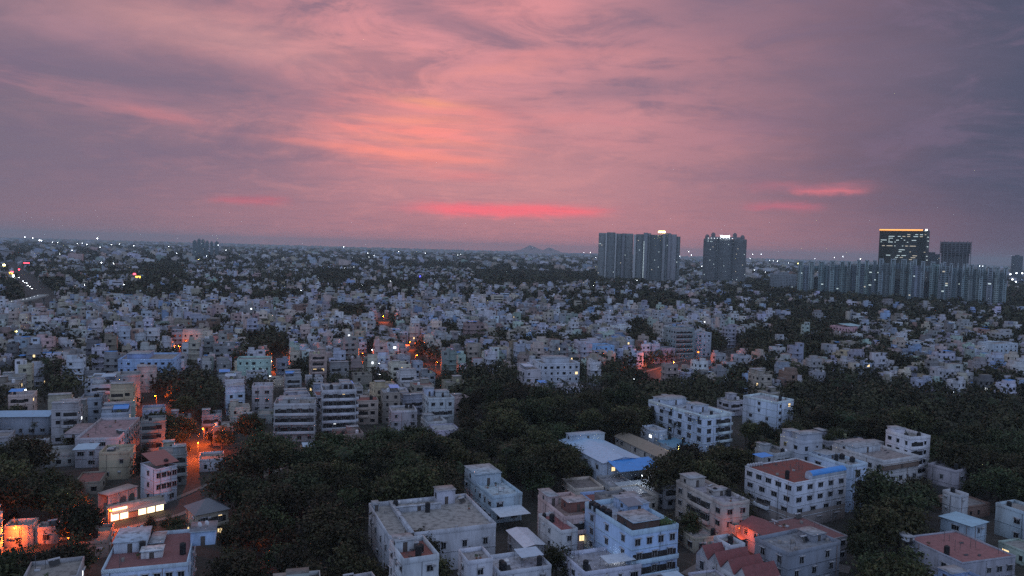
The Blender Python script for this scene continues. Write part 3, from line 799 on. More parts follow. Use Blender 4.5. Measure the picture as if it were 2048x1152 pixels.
landmark("stepped_apartments", "apartment block", "white four storey apartment block with stepped corners and high parapets", "the stepped white apartments", (1334, 800), (1410, 838), (1455, 822), 13, 4, (0.60, 0.70, 0.84), ang=30, w=14, d=33, deck=(0.40, 0.44, 0.5), par=1.3, vis=(1328, 788, 1482, 885),
         win={1: [4, 6, 6, 6], 0: [2, 3, 3, 3]}, winsize=(1.9, 1.7), lit=.02, cabins=[(.15, .75, .95, .99, 2.4, (0.56, 0.63, 0.74)), (.4, .3, .8, .5, 2.6, (0.54, 0.6, 0.7)), (1.0, .15, 1.5, .6, 1.0, (0.56, .63, .74), PALE_DECK, 11.5), (-.12, .55, 0.0, .75, 1.2, (0.56, 0.63, 0.74), PALE_DECK, 12.4), (-.12, .08, 0.0, .28, 1.2, (0.56, .63, .74), PALE_DECK, 12.4)], balconies=[(0, .5, 1.0, 1, 4, 1.0)])
landmark("domed_annex", "house", "small rounded white annex in front of the stepped white apartments", "the rounded white annex", (1286, 852), (1308, 866), (1326, 858), 7, 2, (0.5, 0.56, 0.63), ang=24, w=6, d=9, lit=.1, deck=PALE_DECK)
landmark("plain_white_house", "house", "plain white four storey house behind the dark trees by the stepped apartments", "the plain white house", (1484, 795), (1552, 808), (1577, 795), 12, 4, (0.60, 0.70, 0.82), ang=36, w=13, d=17, deck=(.4, .42, .46), vis=(1482, 782, 1577, 845), win={0: [2, 2, 2, 2], 1: [2, 2, 1, 1]}, lit=.03, tanks=[(.8, .3, .7, 1.2, BLACK)])
# right
def arcade(root, S):
    q = MB(); pts = 10; L = S['w']
    for i in range(7):
        a0, a1 = math.pi * i / 7, math.pi * (i + 1) / 7
        e = lambda a_: (1.3 - 1.3 * math.cos(a_), S['h'] + 1.3 + 1.1 * math.sin(a_))
        (y0, z0), (y1, z1) = e(a0), e(a1)
        q.face([(L * .34, y0, z0), (L * 1.0, y0, z0), (L * 1.0, y1, z1), (L * .34, y1, z1)], SHEET, BLUE_SHEET)
        q.face([(L * .34, 1.3, S['h'] + 1.3), (L * .34, y0, z0), (L * .34, y1, z1)], SHEET, (0.5, 0.55, 0.65))
    q.box(L * .34, 0.05, S['h'], L, 0.25, S['h'] + 1.3, PLASTER, (0.4, 0.45, 0.5)); q.box(L * .34, 0.25, S['h'], L * .36, 2.6, S['h'] + 1.3, PLASTER, (0.5, .55, .65))
    q.build("barrel_canopy", root)
landmark("red_terrace_block", "office block", "white block with red terrace roof and bright blue barrel canopy along its edge", "the red roofed block", (1498, 938), (1588, 968), (1692, 942), 13, 4, (0.64, 0.68, 0.76), ang=29, w=22, d=18, deck=(0.26, 0.075, 0.06), par=.35, vis=(1496, 905, 1700, 1040),
         win={1: [3, 3, 4, 5], 0: [3, 4, 5, 5], 2: [3]}, winsize=(1.9, 1.3), lit=.0, extra=[arcade], plinth=4.5, canopies=[(.28, .98, .52, 1.18, 15.2, 15.4, BLUE_SHEET)],
         tanks=[(.02 + .05 * i, .96, .45, .6, (.5, .52, .55)) for i in range(6)], balconies=[(1, .45, .75, 1, 2, 1.2)])
landmark("stair_block", "house", "white block with blue lit side wall standing behind the blue barrel canopy", "the blue walled block", (1624, 906), (1698, 936), (1724, 925), 13.5, 4, (0.50, 0.62, 0.78), ang=27, w=8, d=15, deck=(.42, .44, .46), vis=(1622, 893, 1700, 930), lit=0, win={1: [0, 1, 1, 2], 0: [1, 1, 1, 1]}, winsize=(2.0, 2.0), tanks=[(.75, .5, .8, 1.3, BLACK), (.75, .25, .8, 1.3, BLACK)], cabins=[(.1, .6, .8, .95, 1.4, (.5, .58, .7))])  # blue light on the white walls is put into their paint
landmark("brown_banded_house", "house", "wide white house with a brown tiled band below its roof edge", "the brown banded house", (1676, 892), (1768, 926), (1840, 908), 11, 3, (0.56, 0.56, 0.56), ang=27, w=17, d=20, deck=(.33, .29, .28), vis=(1670, 876, 1846, 945), lit=.03,
         cabins=[(.0, .55, .75, .97, 2.2, (0.54, 0.58, 0.62)), (-.03, -.03, .98, .02, 1.6, (0.20, 0.14, 0.11), (.3, .25, .22), 8.6)], tanks=[(.5, .99, .7, 1.2, BLACK), (.7, .8, .4, .5, WHITE), (.95, .9, .4, .5, WHITE)])
landmark("cream_long_house", "house", "long cream three storey house with roof sheds behind the orange lit awning", "the long cream house", (1349, 968), (1447, 1013), (1495, 1004), 10, 3, (0.48, 0.44, 0.40), ang=23, w=8.5, d=21, deck=(.40, .38, .42), vis=(1345, 950, 1495, 1048), win={1: [4, 5, 5], 0: [2, 2, 2]}, winsize=(1.6, 1.4), lit=.0,
         cabins=[(.1, .75, .7, .98, 2.6, (.48, .45, .42)), (.3, .35, .9, .5, 1.5, (.45, .42, .4))], tanks=[(.3, .99, .3, 1.3, WHITE), (.95, .2, .5, .6, (.5, .48, .5)), (.95, .1, .5, .6, (.5, .48, .5))], balconies=[(1, .25, .7, 1, 3, 1.1)])
landmark("awning_house", "house", "low house with an awning glowing orange right of the long cream house", "the orange lit awning", (1446, 1040), (1468, 1058), (1496, 1046), 4.5, 1, (0.48, 0.36, 0.30), ang=24, w=6, d=7, deck=(.3, .25, .24), vis=(1446, 1030, 1496, 1062), lit=0, canopies=[(-.1, -.5, .6, 0, 3.0, 3.6, (0.6, 0.3, 0.2))])
landmark("red_tiled_cottage", "house", "cottage with a brick red tiled roof at the foot of the red roofed block", "the red tiled cottage", (1500, 1050), (1545, 1078), (1582, 1060), 6, 2, (0.56, 0.42, 0.42), ang=26, w=8, d=11, roof='gable', ridge='y', rise=1.6, roofmat=TILE, deck=(0.26, 0.10, 0.10), vis=(1498, 1030, 1590, 1090), lit=0)
landmark("red_roofed_bungalow", "house", "wide bungalow with a dull red roof terrace beside the bushy right trees", "the dull red bungalow", (1570, 1052), (1620, 1088), (1690, 1066), 6, 2, (0.34, 0.32, 0.33), ang=26, w=13, d=15, deck=(0.24, 0.11, 0.11), deckmat=TILE, par=.3, vis=(1580, 1035, 1690, 1085), lit=0)
def gables(root, S):
    d = S['d']
    for i in range(4):
        q = MB(); y0, y1 = d * i / 4 + .1, d * (i + 1) / 4 - .1; m = (y0 + y1) / 2; z = S['h']
        q.face([(-.02, y0, z), (-.02, m, z + 2.4), (-.02, y1, z)], PLASTER, S['wall'])
        q.face([(-.3, y0 - .1, z - .05), (S['w'], y0 - .1, z - .05), (S['w'], m, z + 2.5), (-.3, m, z + 2.5)], TILE, (0.28, 0.09, 0.09))
        q.face([(-.3, m, z + 2.5), (S['w'], m, z + 2.5), (S['w'], y1 + .1, z - .05), (-.3, y1 + .1, z - .05)], TILE, (0.28, 0.09, 0.09))
        q.face([(S['w'], y0, z), (S['w'], y1, z), (S['w'], m, z + 2.4)], PLASTER, S['wall'])
        q.build("gable", root)
landmark("gabled_row_house", "row house", "white row house with four steep red gables at the bottom edge", "the red gabled row", (1414, 1112), (1498, 1165), (1545, 1146), 7, 2, (0.58, 0.57, 0.58), ang=26, w=9, d=17, roof='none', vis=(1408, 1088, 1512, 1152), win={1: [4, 4], 0: [2, 2]}, winsize=(1.2, 1.9), lit=0, extra=[gables])
landmark("white_stair_tower", "house", "small white house topped by a stair tower behind the red gabled row", "the white stair tower", (1438, 1085), (1462, 1098), (1476, 1088), 9, 3, (0.56, 0.58, 0.62), ang=24, w=4, d=6, lit=0, tanks=[(.3, .3, .5, .8, BLACK), (.7, .6, .5, .8, BLACK)], vis=(1438, 1065, 1476, 1105))
landmark("weathered_house", "house", "weathered grey unpainted house at the bottom edge left of the dark trees", "the weathered grey house", (1524, 1098), (1577, 1113), (1688, 1088), 9, 3, (0.25, 0.28, 0.33), ang=28, w=17, d=10, deck=(.26, .28, .31), vis=(1522, 1088, 1690, 1152), lit=0, win={0: [2, 3, 2], 1: [2, 2, 2]}, winsize=(1.2, 1.6), cabins=[(.7, .35, .95, .8, 1.6, (.3, .32, .36))])
landmark("blue_topped_cabin", "house", "small white cube house with a pale blue sheet roof at the right edge", "the blue topped cube house", (1902, 1040), (1942, 1052), (1980, 1038), 7, 2, (0.46, 0.58, 0.68), ang=30, w=7.5, d=8, roof='hip', rise=.5, roofmat=SHEET, deck=(0.36, 0.56, 0.68), vis=(1900, 1024, 1982, 1078), win={0: [1, 1], 1: [1, 1]}, lit=0)
landmark("red_shed_house", "house", "house with a mottled dusky red terrace in the bottom right corner", "the dusky red terrace", (1893, 1085), (1925, 1128), (2046, 1122), 8, 2, (0.36, 0.37, 0.42), ang=18, w=16, d=16, deck=(0.36, 0.16, 0.16), deckmat=TILE, par=.4, vis=(1890, 1075, 2048, 1152), lit=0, cabins=[(-.12, .85, .02, 1.05, 1.0, WHITE)])
landmark("open_ground_house", "house", "grey house on an open pillared ground floor right of the dark trees", "the pillared grey house", (1880, 936), (1912, 946), (1936, 934), 8, 2, (0.38, 0.36, 0.39), ang=32, w=7, d=9, deck=(.33, .31, .33), vis=(1878, 925, 1938, 972), lit=0, plinth=2.6, plinthcol=(.06, .06, .06), win={0: [0, 1], 1: [0, 1]})  # near-black plinth band paints in the shade of the open ground floor
landmark("side_tower_house", "house", "turquoise grey house cut by the right edge beside the blue topped cube", "the turquoise edge house", (2024, 1018), (2050, 1030), (2090, 1018), 8, 2, (0.40, 0.50, 0.55), ang=24, w=8, d=8, lit=0, vis=(2022, 1010, 2048, 1065))
landmark("narrow_white_house", "house", "narrow white slab house rising left of the blue topped cube house", "the narrow white slab", (1902, 990), (1918, 996), (1932, 988), 9, 3, (0.50, 0.52, 0.54), ang=24, w=4, d=5, lit=0, win={0: [0, 0, 0], 1: [0, 0, 0]}, vis=(1900, 986, 1932, 1030))
# left
landmark("rose_terrace_house", "house", "broad house with a pale rose roof terrace ringed by parapets", "the rose terrace house", (180, 834), (150, 882), (234, 876), 9, 3, (0.48, 0.47, 0.50), ang=14, w=13, d=30, deck=(0.36, 0.24, 0.25), vis=(108, 830, 240, 895), lit=.0, cabins=[(-.45, .3, -.02, .8, 1.2, (.46, .45, .48), (.38, .3, .3), 8.0)])
landmark("buff_house", "house", "buff coloured house with small square roof openings near the slim white house", "the buff house", (192, 888), (198, 910), (257, 904), 8, 2, (0.46, 0.40, 0.28), ang=14, w=8.5, d=9, deck=(.42, .37, .28), vis=(152, 884, 258, 940), lit=0, canopies=[(-.95, .2, -.2, .9, 9.4, 9.8, (0.40, 0.58, 0.70))])
landmark("curved_balcony_block", "apartment block", "six storey grey block wrapped by pale balconies on every floor", "the balcony block", (650, 770), (645, 786), (706, 781), 17.5, 6, (0.44, 0.45, 0.47), ang=17, w=13, d=13, vis=(643, 762, 708, 862), balconies=[(0, 0, 1, 1, 6, 1.3), (2, 0, 1, 1, 6, 1.0)], lit=.02, par=1.2, cabins=[(.1, .4, .5, .9, 1.6, (.44, .44, .46)), (.6, .5, .9, .9, 2.2, (.42, .42, .44))], trim=(.60, .62, .66))
landmark("square_balcony_block", "apartment block", "four storey grey apartment block with deep railed balconies left of the balcony block", "the railed block", (552, 797), (548, 812), (616, 808), 14, 4, (0.42, 0.42, 0.42), ang=12, w=15, d=12, vis=(546, 792, 620, 852), balconies=[(0, 0, 1, 1, 4, 1.4)], lit=.0, cabins=[(.1, .2, .6, .8, 2.0, (.42, .42, .42))], trim=(.52, .53, .55))
landmark("orange_lit_house", "house", "pale house whose side is lit orange by a street lamp below", "the orange lit house", (505, 762), (504, 776), (544, 772), 11, 3, (0.50, 0.46, 0.46), ang=14, w=8.5, d=9, vis=(502, 758, 546, 815), deck=(.45, .5, .58), lit=0)
landmark("blue_sheet_hall", "hall", "long low hall with a light blue sheet roof at the left edge", "the light blue sheet hall", (-10, 812), (-14, 834), (74, 830), 7, 1, (0.32, 0.36, 0.42), ang=10, w=19, d=11, roof='gable', rise=1.2, deck=(0.32, 0.50, 0.68), vis=(0, 810, 76, 850), lit=0)
landmark("green_grey_block", "apartment block", "dark green grey six storey block near the orange lit road", "the dark green grey block", (1345, 652), (1352, 660), (1392, 656), 21, 6, (0.26, 0.32, 0.33), ang=22, w=16, d=16, vis=(1340, 650, 1392, 690), detail=1, lit=.02, balconies=[(0, 0, .9, 1, 6, 1.0)])
landmark("grey_blue_block", "apartment block", "pale grey blue block standing right beside the dark green grey block", "the grey blue block", (1390, 660), (1396, 668), (1420, 664), 17, 5, (0.40, 0.44, 0.50), ang=22, w=12, d=14, vis=(1388, 660, 1424, 695), detail=1, lit=.02)
landmark("wide_white_block", "apartment block", "white three storey block among palms near the right edge", "the white block among palms", (1972, 680), (1990, 690), (2060, 684), 13, 4, (0.50, 0.58, 0.64), ang=22, w=26, d=14, vis=(1972, 676, 2048, 715), detail=1, lit=.0, win={0: [5, 5, 5, 5]})
landmark("azure_block", "apartment block", "large pale azure block with flat stepped roof left of centre distance", "the pale azure block", (200, 706), (236, 722), (300, 716), 13, 4, (0.34, 0.48, 0.70), ang=14, w=26, d=24, vis=(190, 700, 302, 735), detail=1, lit=0, cabins=[(.1, .3, .5, .8, 2.5, (.3, .4, .66))])
landmark("mint_block", "apartment block", "mint green house with rows of small windows above the orange street lamp", "the mint green house", (470, 712), (474, 722), (522, 718), 12, 4, (0.40, 0.56, 0.50), ang=14, w=17, d=12, vis=(468, 708, 524, 740), detail=1, lit=.02)
landmark("wide_white_row", "apartment block", "wide white terrace block above the central wood with tiered roofs", "the tiered white block", (1078, 714), (1085, 730), (1160, 722), 13, 4, (0.54, 0.58, 0.64), ang=18, w=22, d=16, vis=(1076, 712, 1165, 755), detail=1, lit=.02, cabins=[(.2, .3, .8, .9, 3, (.54, .58, .64))])
landmark("sky_blue_house", "house", "sky blue house standing behind the tiered white block", "the sky blue house", (1190, 683), (1196, 694), (1236, 690), 12, 4, (0.26, 0.46, 0.72), ang=18, w=12, d=12, vis=(1188, 680, 1238, 710), detail=1, lit=0)
landmark("pink_green_house", "house", "broad pink house with an aqua sheet roof among dark trees", "the pink and aqua house", (1662, 648), (1690, 656), (1712, 650), 10, 3, (0.62, 0.38, 0.40), ang=24, w=16, d=18, vis=(1660, 640, 1730, 662), detail=1, lit=0, canopies=[(.5, .1, 1.6, .9, 11.5, 12.5, (0.36, 0.60, 0.64))])
landmark("white_boxes_house", "house", "cluster topped white house above the wood with stair cabins and tanks", "the cabin topped white house", (848, 775), (858, 800), (905, 790), 11, 3, (0.50, 0.55, 0.57), ang=18, w=11, d=14, vis=(846, 765, 908, 835), lit=.03, cabins=[(.0, .6, .35, .98, 3.4, (.5, .55, .66)), (.4, .4, .9, .8, 2.2, (.46, .5, .52))], tanks=[(.6, .2, .6, 1.2, BLACK)], balconies=[(0, 0, .8, 1, 2, 1.2)])
landmark("white_panel_house", "house", "grey house with a plain white upper storey panel beside the balcony block", "the white panelled house", (782, 812), (784, 826), (828, 820), 9.5, 3, (0.36, 0.34, 0.36), ang=16, w=10, d=10, vis=(778, 806, 830, 845), lit=0, trim=(.55, .55, .58))

# ------------------------------------------------------------------ far towers
def horizon_y(px): return 468 + 0.0283 * px


def tower_at(px0, px1, D):
    """Base centre, width and heading of a facade that spans two pixel columns at a distance."""
    pm = (px0 + px1) / 2; d = ray(pm, horizon_y(pm)); d = d[:2] / math.hypot(d[0], d[1])
    s = D / FPX * math.hypot(FPX, pm - 1024) / FPX * FPX / math.hypot(FPX, pm - 1024)
    return d[0] * D, d[1] * D, (px1 - px0) * D / FPX, math.atan2(-d[0], d[1])


def top_height(px, py, D): return CAM_H + (horizon_y(px) - py) * D / math.hypot(FPX, px - 1024)


TOWER_STUFF = []
def facade(b, x0, x1, y, z0, z1, wall, floor_h=3.3, bay=3.0, lit=0.014, glass=TOWER_GLASS, band=None, side=None, dep=20, ww=.5):
    """A tower wing: box, floor bands and rows of windows on its front and sides."""
    b.box(x0, y, z0, x1, y + dep, z1, PLASTER, wall)
    n = int((z1 - z0) / floor_h); m = max(1, int((x1 - x0) / bay)); L = (x1 - x0) / m; md = max(1, int(dep / bay)); Ld = dep / md
    for k in range(n):
        z = z0 + k * floor_h
        if band: b.box(x0 - .5, y - .5, z - .2, x1 + .5, y + dep + .5, z + .35, PLASTER, band)
        for i in range(m):
            xa, xb = x0 + (i + .5 - ww / 2) * L, x0 + (i + .5 + ww / 2) * L
            r = random.random(); g = (TOWER_WHITE if r < lit * .7 else TOWER_WARM) if r < lit else glass
            b.face([(xa, y - .08, z + .8), (xb, y - .08, z + .8), (xb, y - .08, z + 2.6), (xa, y - .08, z + 2.6)], g)
        for xs in (x0 - .08, x1 + .08):
            for i in range(md):
                ya, yb = y + (i + .2) * Ld, y + (i + .8) * Ld
                b.face([(xs, ya, z + .8), (xs, yb, z + .8), (xs, yb, z + 2.6), (xs, ya, z + 2.6)], glass)


def add_far(x, y, w, D, px0, px1, y0, y1, phrase):
    LANDMARKS.append(dict(x=x - w / 2, y=y, cx=x, cy=y, t=0, w=w, d=40, h=60, vis=(px0, y0, px1, y1), phrase=phrase, D=D))


# pair of residential towers
def residential(px0, px1, ytop, D, label, phrase, bays, crown=None):
    x, y, w, a = tower_at(px0, px1, D); H = top_height((px0 + px1) / 2, ytop, D)
    o = thing("residential_tower", "tower block", x, y, 0, a, label)
    for (u0, u1, dy_, hf, col, kind) in bays:
        b = MB(); X0, X1 = -w / 2 + u0 * w, -w / 2 + u1 * w
        if kind == 'fin': b.box(X0, dy_, 0, X1, dy_ + 14, H * hf, PLASTER, col); b.build("fin", o)
        else: facade(b, X0, X1, dy_, 0, H * hf, col, band=(tuple(c * 1.7 for c in col) if kind == 'band' else None)); b.build("wing", o)
    if crown: crown(o, w, H)
    add_far(x, y, w, D, px0, px1, ytop, 540, phrase)
G1, G2, G3 = (0.33, 0.345, 0.33), (0.26, 0.28, 0.27), (0.50, 0.51, 0.49)
residential(1197, 1265, 465, 1900, "left of two grey residential towers with pale vertical fins", "the left residential tower",
            [(0, .2, 3, .985, G1, 'w'), (.2, .24, 0, .985, G3, 'fin'), (.24, .48, 2, 1.0, G2, 'w'), (.48, .52, 0, .98, G3, 'fin'), (.52, .68, 5, .98, G2, 'w'), (.68, .76, 1, .985, (.25, .26, .27), 'fin'), (.76, 1.0, 4, .985, G1, 'w')])
def amber(o, w, H):
    q = MB(); q.box(w * .03, 2, H, w * .17, 6, H + 5, PLASTER, (.2, .2, .2)); q.build("rooftop_room", o)
    q = MB(); q.box(w * .03, 1.6, H + 1, w * .17, 1.9, H + 4.5, LAMP_YELLOW); q.build("lit_sign", o)
    q = MB()
    for k in range(int(H * .8 / 3.3)): q.box(-w * .283, -.4, 8 + k * 3.3, -w * .268, -.1, 9.6 + k * 3.3, TOWER_WHITE)
    q.build("stair_lights", o)
residential(1268, 1358, 466, 1860, "right of two grey residential towers with a yellow lit sign on top", "the right residential tower",
            [(0, .05, 0, .96, G3, 'fin'), (.05, .21, 3, .97, G2, 'w'), (.21, .3, 0, 1.0, (.27, .28, .29), 'fin'), (.3, .37, 4, .99, G2, 'w'), (.37, .62, 2, .965, (.17, .185, .18), 'w'), (.62, .68, 0, .98, (.3, .31, .31), 'fin'), (.68, .74, 3, 1.0, G2, 'w'), (.74, .8, 0, 1.0, (.27, .27, .28), 'fin'), (.8, .92, 1, .98, (.30, .30, .31), 'fin'), (.92, 1, 6, .94, G2, 'w')], amber)
def crown3(o, w, H):
    for u in (-.42, -.28, .22, .40):
        q = MB(); hh = 7 if abs(u) > .3 else 12; q.box(u * w - 5, 3, H, u * w + 5, 16, H + hh, PLASTER, (.22, .2, .2)); q.cyl(u * w, 9, H + hh, H + hh + 3.5, 5, 2.0, 10, PLASTER, (.24, .21, .21)); q.build("rooftop_turret", o)
    q = MB(); q.box(-w * .36, 2, H, w * .36, 18, H + 5, PLASTER, (.3, .29, .29)); q.build("rooftop_room", o)
    q = MB(); q.box(-w * .11, 1, H + 5.2, w * .10, 1.6, H + 8.4, LAMP_WHITE); q.build("lit_sign", o)
    q = MB()
    for i in range(9): q.box(-w * .4 + i * w * .07, 1.2, H + .6, -w * .4 + i * w * .07 + 1.6, 1.9, H + 1.9, LIT_WHITE)
    q.build("roof_lights", o)
residential(1409, 1489, 478, 1950, "broad dark tower ringed by pale floor bands under a turreted lit crown", "the turreted tower",
            [(0, .3, 2, 1, (.20, .205, .20), 'band'), (.3, .36, 5, 1, G2, 'w'), (.36, .66, 2, 1, (.20, .21, .205), 'band'), (.66, .7, 5, .99, G2, 'w'), (.7, 1, 2, 1, (.20, .205, .20), 'band')], crown3)

# glass office tower with the lit rim
def glass_tower(px0, px1, ytop, D):
    x, y, w, a = tower_at(px0, px1, D); H = top_height((px0 + px1) / 2, ytop, D); dep = 45
    a += rad(-9)
    o = thing("glass_tower", "office tower", x, y, 0, a, "dark glass office tower with an orange lit roof rim and rows of lit floors")
    gm = plain("green_glass", (0.035, 0.044, 0.034), 0.35, 0.5)
    b = MB(); b.box(-w / 2, 0, 0, w / 2, dep, H, gm)
    fh = 3.9; n = int(H / fh); cols = 30
    for k in range(n): b.box(-w / 2 - .2, -.2, k * fh - .25, w / 2 + .2, dep + .2, k * fh + .25, PLASTER, (.07, .075, .07))
    b.build("curtain_wall", o); made = [0]
    for k in range(2, n - 1):
        frac = random.choice((0, .03, .06, .1, .2, .3)) if k > n * .5 else random.choice((0, 0, .03, .06))
        if k in (n - 3, n - 4, n - 6, n - 7, n - 9): frac = .34
        i = 0
        while i < cols:
            if made[0] < 84 and random.random() < frac * (1.1 if abs(i - cols * .45) < cols * .28 else .4):
                n_ = random.choice((1, 2, 3, 4)); n_ = min(n_, cols - i); xa, xb = -w / 2 + w * i / cols, -w / 2 + w * (i + n_) / cols - .4
                q = MB(); q.face([(xa, -.12, k * fh + 1.7), (xb, -.12, k * fh + 1.7), (xb, -.12, k * fh + 2.9), (xa, -.12, k * fh + 2.9)], random.choice((TOWER_WARM, TOWER_WHITE))); q.build("lit_window", o); made[0] += 1; i += n_
            i += 1
        if random.random() < frac * 1.6:
            q = MB(); ya = random.uniform(2, 18); q.face([(w / 2 + .12, ya, k * fh + 1.2), (w / 2 + .12, ya + 20, k * fh + 1.2), (w / 2 + .12, ya + 20, k * fh + 2.8), (w / 2 + .12, ya, k * fh + 2.8)], TOWER_WHITE); q.build("lit_window", o)
    q = MB(); q.box(-w / 2 - .5, -.6, H - 1.4, w / 2 - w * .08, .4, H + 1.2, emit("rim_light", (1.0, 0.42, 0.10), 1.6, 'NONE')); q.build("rim_light", o)
    q = MB(); q.box(w / 2 - 2, -.5, H - .5, w / 2 + 1, 2, H + 1.4, LAMP_WHITE); q.build("corner_light", o)
    add_far(x, y, w, D, px0, px1, ytop, 516, "the glass tower")
glass_tower(1765, 1840, 460, 1750)
def skeleton_tower(px0, px1, ytop, D):
    x, y, w, a = tower_at(px0, px1, D); H = top_height((px0 + px1) / 2, ytop, D)
    o = thing("unfinished_tower", "tower", x, y, 0, a, "unfinished dark concrete tower with bare top beside the glass tower")
    b = MB(); facade(b, -w / 2 + 3, w / 2 - 3, 3, 0, H * .88, (.18, .185, .19), lit=0.0, glass=TOWER_GLASS, bay=6, ww=.8); b.build("wing", o)
    q = MB(); fh = 3.5; n = int(H / fh)
    q.box(-w / 2 + 1.5, 1.5, H * .8, w / 2 - 1.5, 24.5, H - 1, CONCRETE, (.16, .165, .175))
    for k in range(int(n * .8), n): q.box(-w / 2, 0, k * fh, w / 2, 26, k * fh + .7, CONCRETE, (.2, .205, .21), bottom=True)
    q.build("floor_slab", o)
    for i in range(9):
        q = MB(); q.box(-w / 2 + i * (w - 1) / 8, 0, 0, -w / 2 + i * (w - 1) / 8 + 1.2, 1.2, H + (1.6 if i % 2 else .4), CONCRETE, (.2, .205, .21)); q.build("column", o)
    add_far(x, y, w, D, px0, px1, ytop, 522, "the unfinished tower")
skeleton_tower(1886, 1933, 483, 1700)
# the long row of joined slab blocks
def slab_block(px0, px1, ytop, D, label, phrase, gap=False):
    x, y, w, a = tower_at(px0, px1, D); H = top_height((px0 + px1) / 2, ytop, D)
    o = thing("slab_block", "apartment block", x, y, 0, a, label, "joined slab apartment blocks")
    cuts = [0, random.uniform(.08, .16), random.uniform(.28, .36), random.uniform(.42, .5), random.uniform(.56, .62), random.uniform(.68, .76), random.uniform(.84, .92), 1.0]; base = (0.27, 0.345, 0.35)
    for i in range(len(cuts) - 1):
        X0, X1 = -w / 2 + cuts[i] * w, -w / 2 + cuts[i + 1] * w; b = MB()
        k = i % 2
        if gap and i == 3:
            facade(b, X0, X1, 6, 0, H * .55, (.03, .033, .036), lit=.02)  # near-black wall colour paints in the shade of the recess
        facade(b, X0, X1, (0 if k == 0 else 5), 0 if not (gap and i == 3) else H * .8, H * (1.0 if k == 0 else random.uniform(.90, .97)), jit(base if k else (0.31, 0.38, 0.38), .22), lit=.02, bay=random.choice((3.0, 3.6, 4.4)), ww=random.choice((.4, .55, .7)))
        b.build("wing", o)
        if k == 0:
            for xx in random.choice(((X0, X1 - 2.2), (X0, X1 - 2.2), (X0,))):
                q = MB(); q.box(xx + .4, -1.2, 0 if random.random() < .12 else H * random.uniform(.62, .82), xx + 1.9, -.1, H + 3, PLASTER, (.40, .47, .48), bottom=True); q.build("fin", o)
            q = MB(); q.box(X0, -1.2, H + .2, X1, 4, H + 2.4, PLASTER, (.46, .52, .53), bottom=True); q.build("roof_beam", o)
    add_far(x, y, w, D, px0, px1, ytop, 575, phrase)
ORD = ["first", "second", "third", "fourth", "fifth", "sixth", "seventh", "eighth"]
for i, (a_, b_, t_, D_) in enumerate([(1602, 1664, 525, 1560), (1666, 1716, 525, 1540), (1719, 1764, 523, 1520), (1766, 1826, 521, 1500), (1828, 1884, 526, 1480), (1886, 1930, 530, 1460), (1932, 1966, 532, 1440), (1968, 2008, 537, 1430)]):
    slab_block(a_, b_, t_, D_, f"{ORD[i]} slab block from the left in the long teal grey row of apartments", f"the {ORD[i]} slab block", gap=i in (0, 3, 4))
def plain_far_block(px0, px1, ytop, D, label, phrase, col=(.15, .17, .18), lit=.04):
    x, y, w, a = tower_at(px0, px1, D); H = top_height((px0 + px1) / 2, ytop, D)
    o = thing("apartment_tower", "tower block", x, y, 0, a, label)
    b = MB(); facade(b, -w / 2, w / 2, 0, 0, H, col, lit=lit, dep=18); b.build("wing", o)
    q = MB(); q.box(-w * .2, 4, H, w * .2, 12, H + 4, PLASTER, col); q.build("stair_cabin", o)
    add_far(x, y, w, D, px0, px1, ytop, horizon_y(px0) + 15, phrase)
for i, (a_, b_, t_) in enumerate([(386, 393, 482), (395, 401, 479), (403, 409, 480), (411, 417, 483), (421, 426, 484), (430, 437, 484)]):
    plain_far_block(a_, b_, t_, 3000 + 60 * i, f"{ORD[i]} from the left of six slim teal towers far off at the left", f"the {ORD[i]} slim far tower", (.14, .19, .20), .01)
plain_far_block(1850, 1876, 508, 1900, "low dark block between the glass tower and the unfinished tower", "the low dark block", (.08, .09, .095), .01)
plain_far_block(2026, 2042, 512, 3300, "faint blue far tower on the horizon at the right edge", "the faint far tower", (.12, .14, .16), 0)
plain_far_block(1545, 1592, 548, 1700, "low grey apartment block left of the long teal grey row", "the low grey block", (.24, .26, .27), .03)

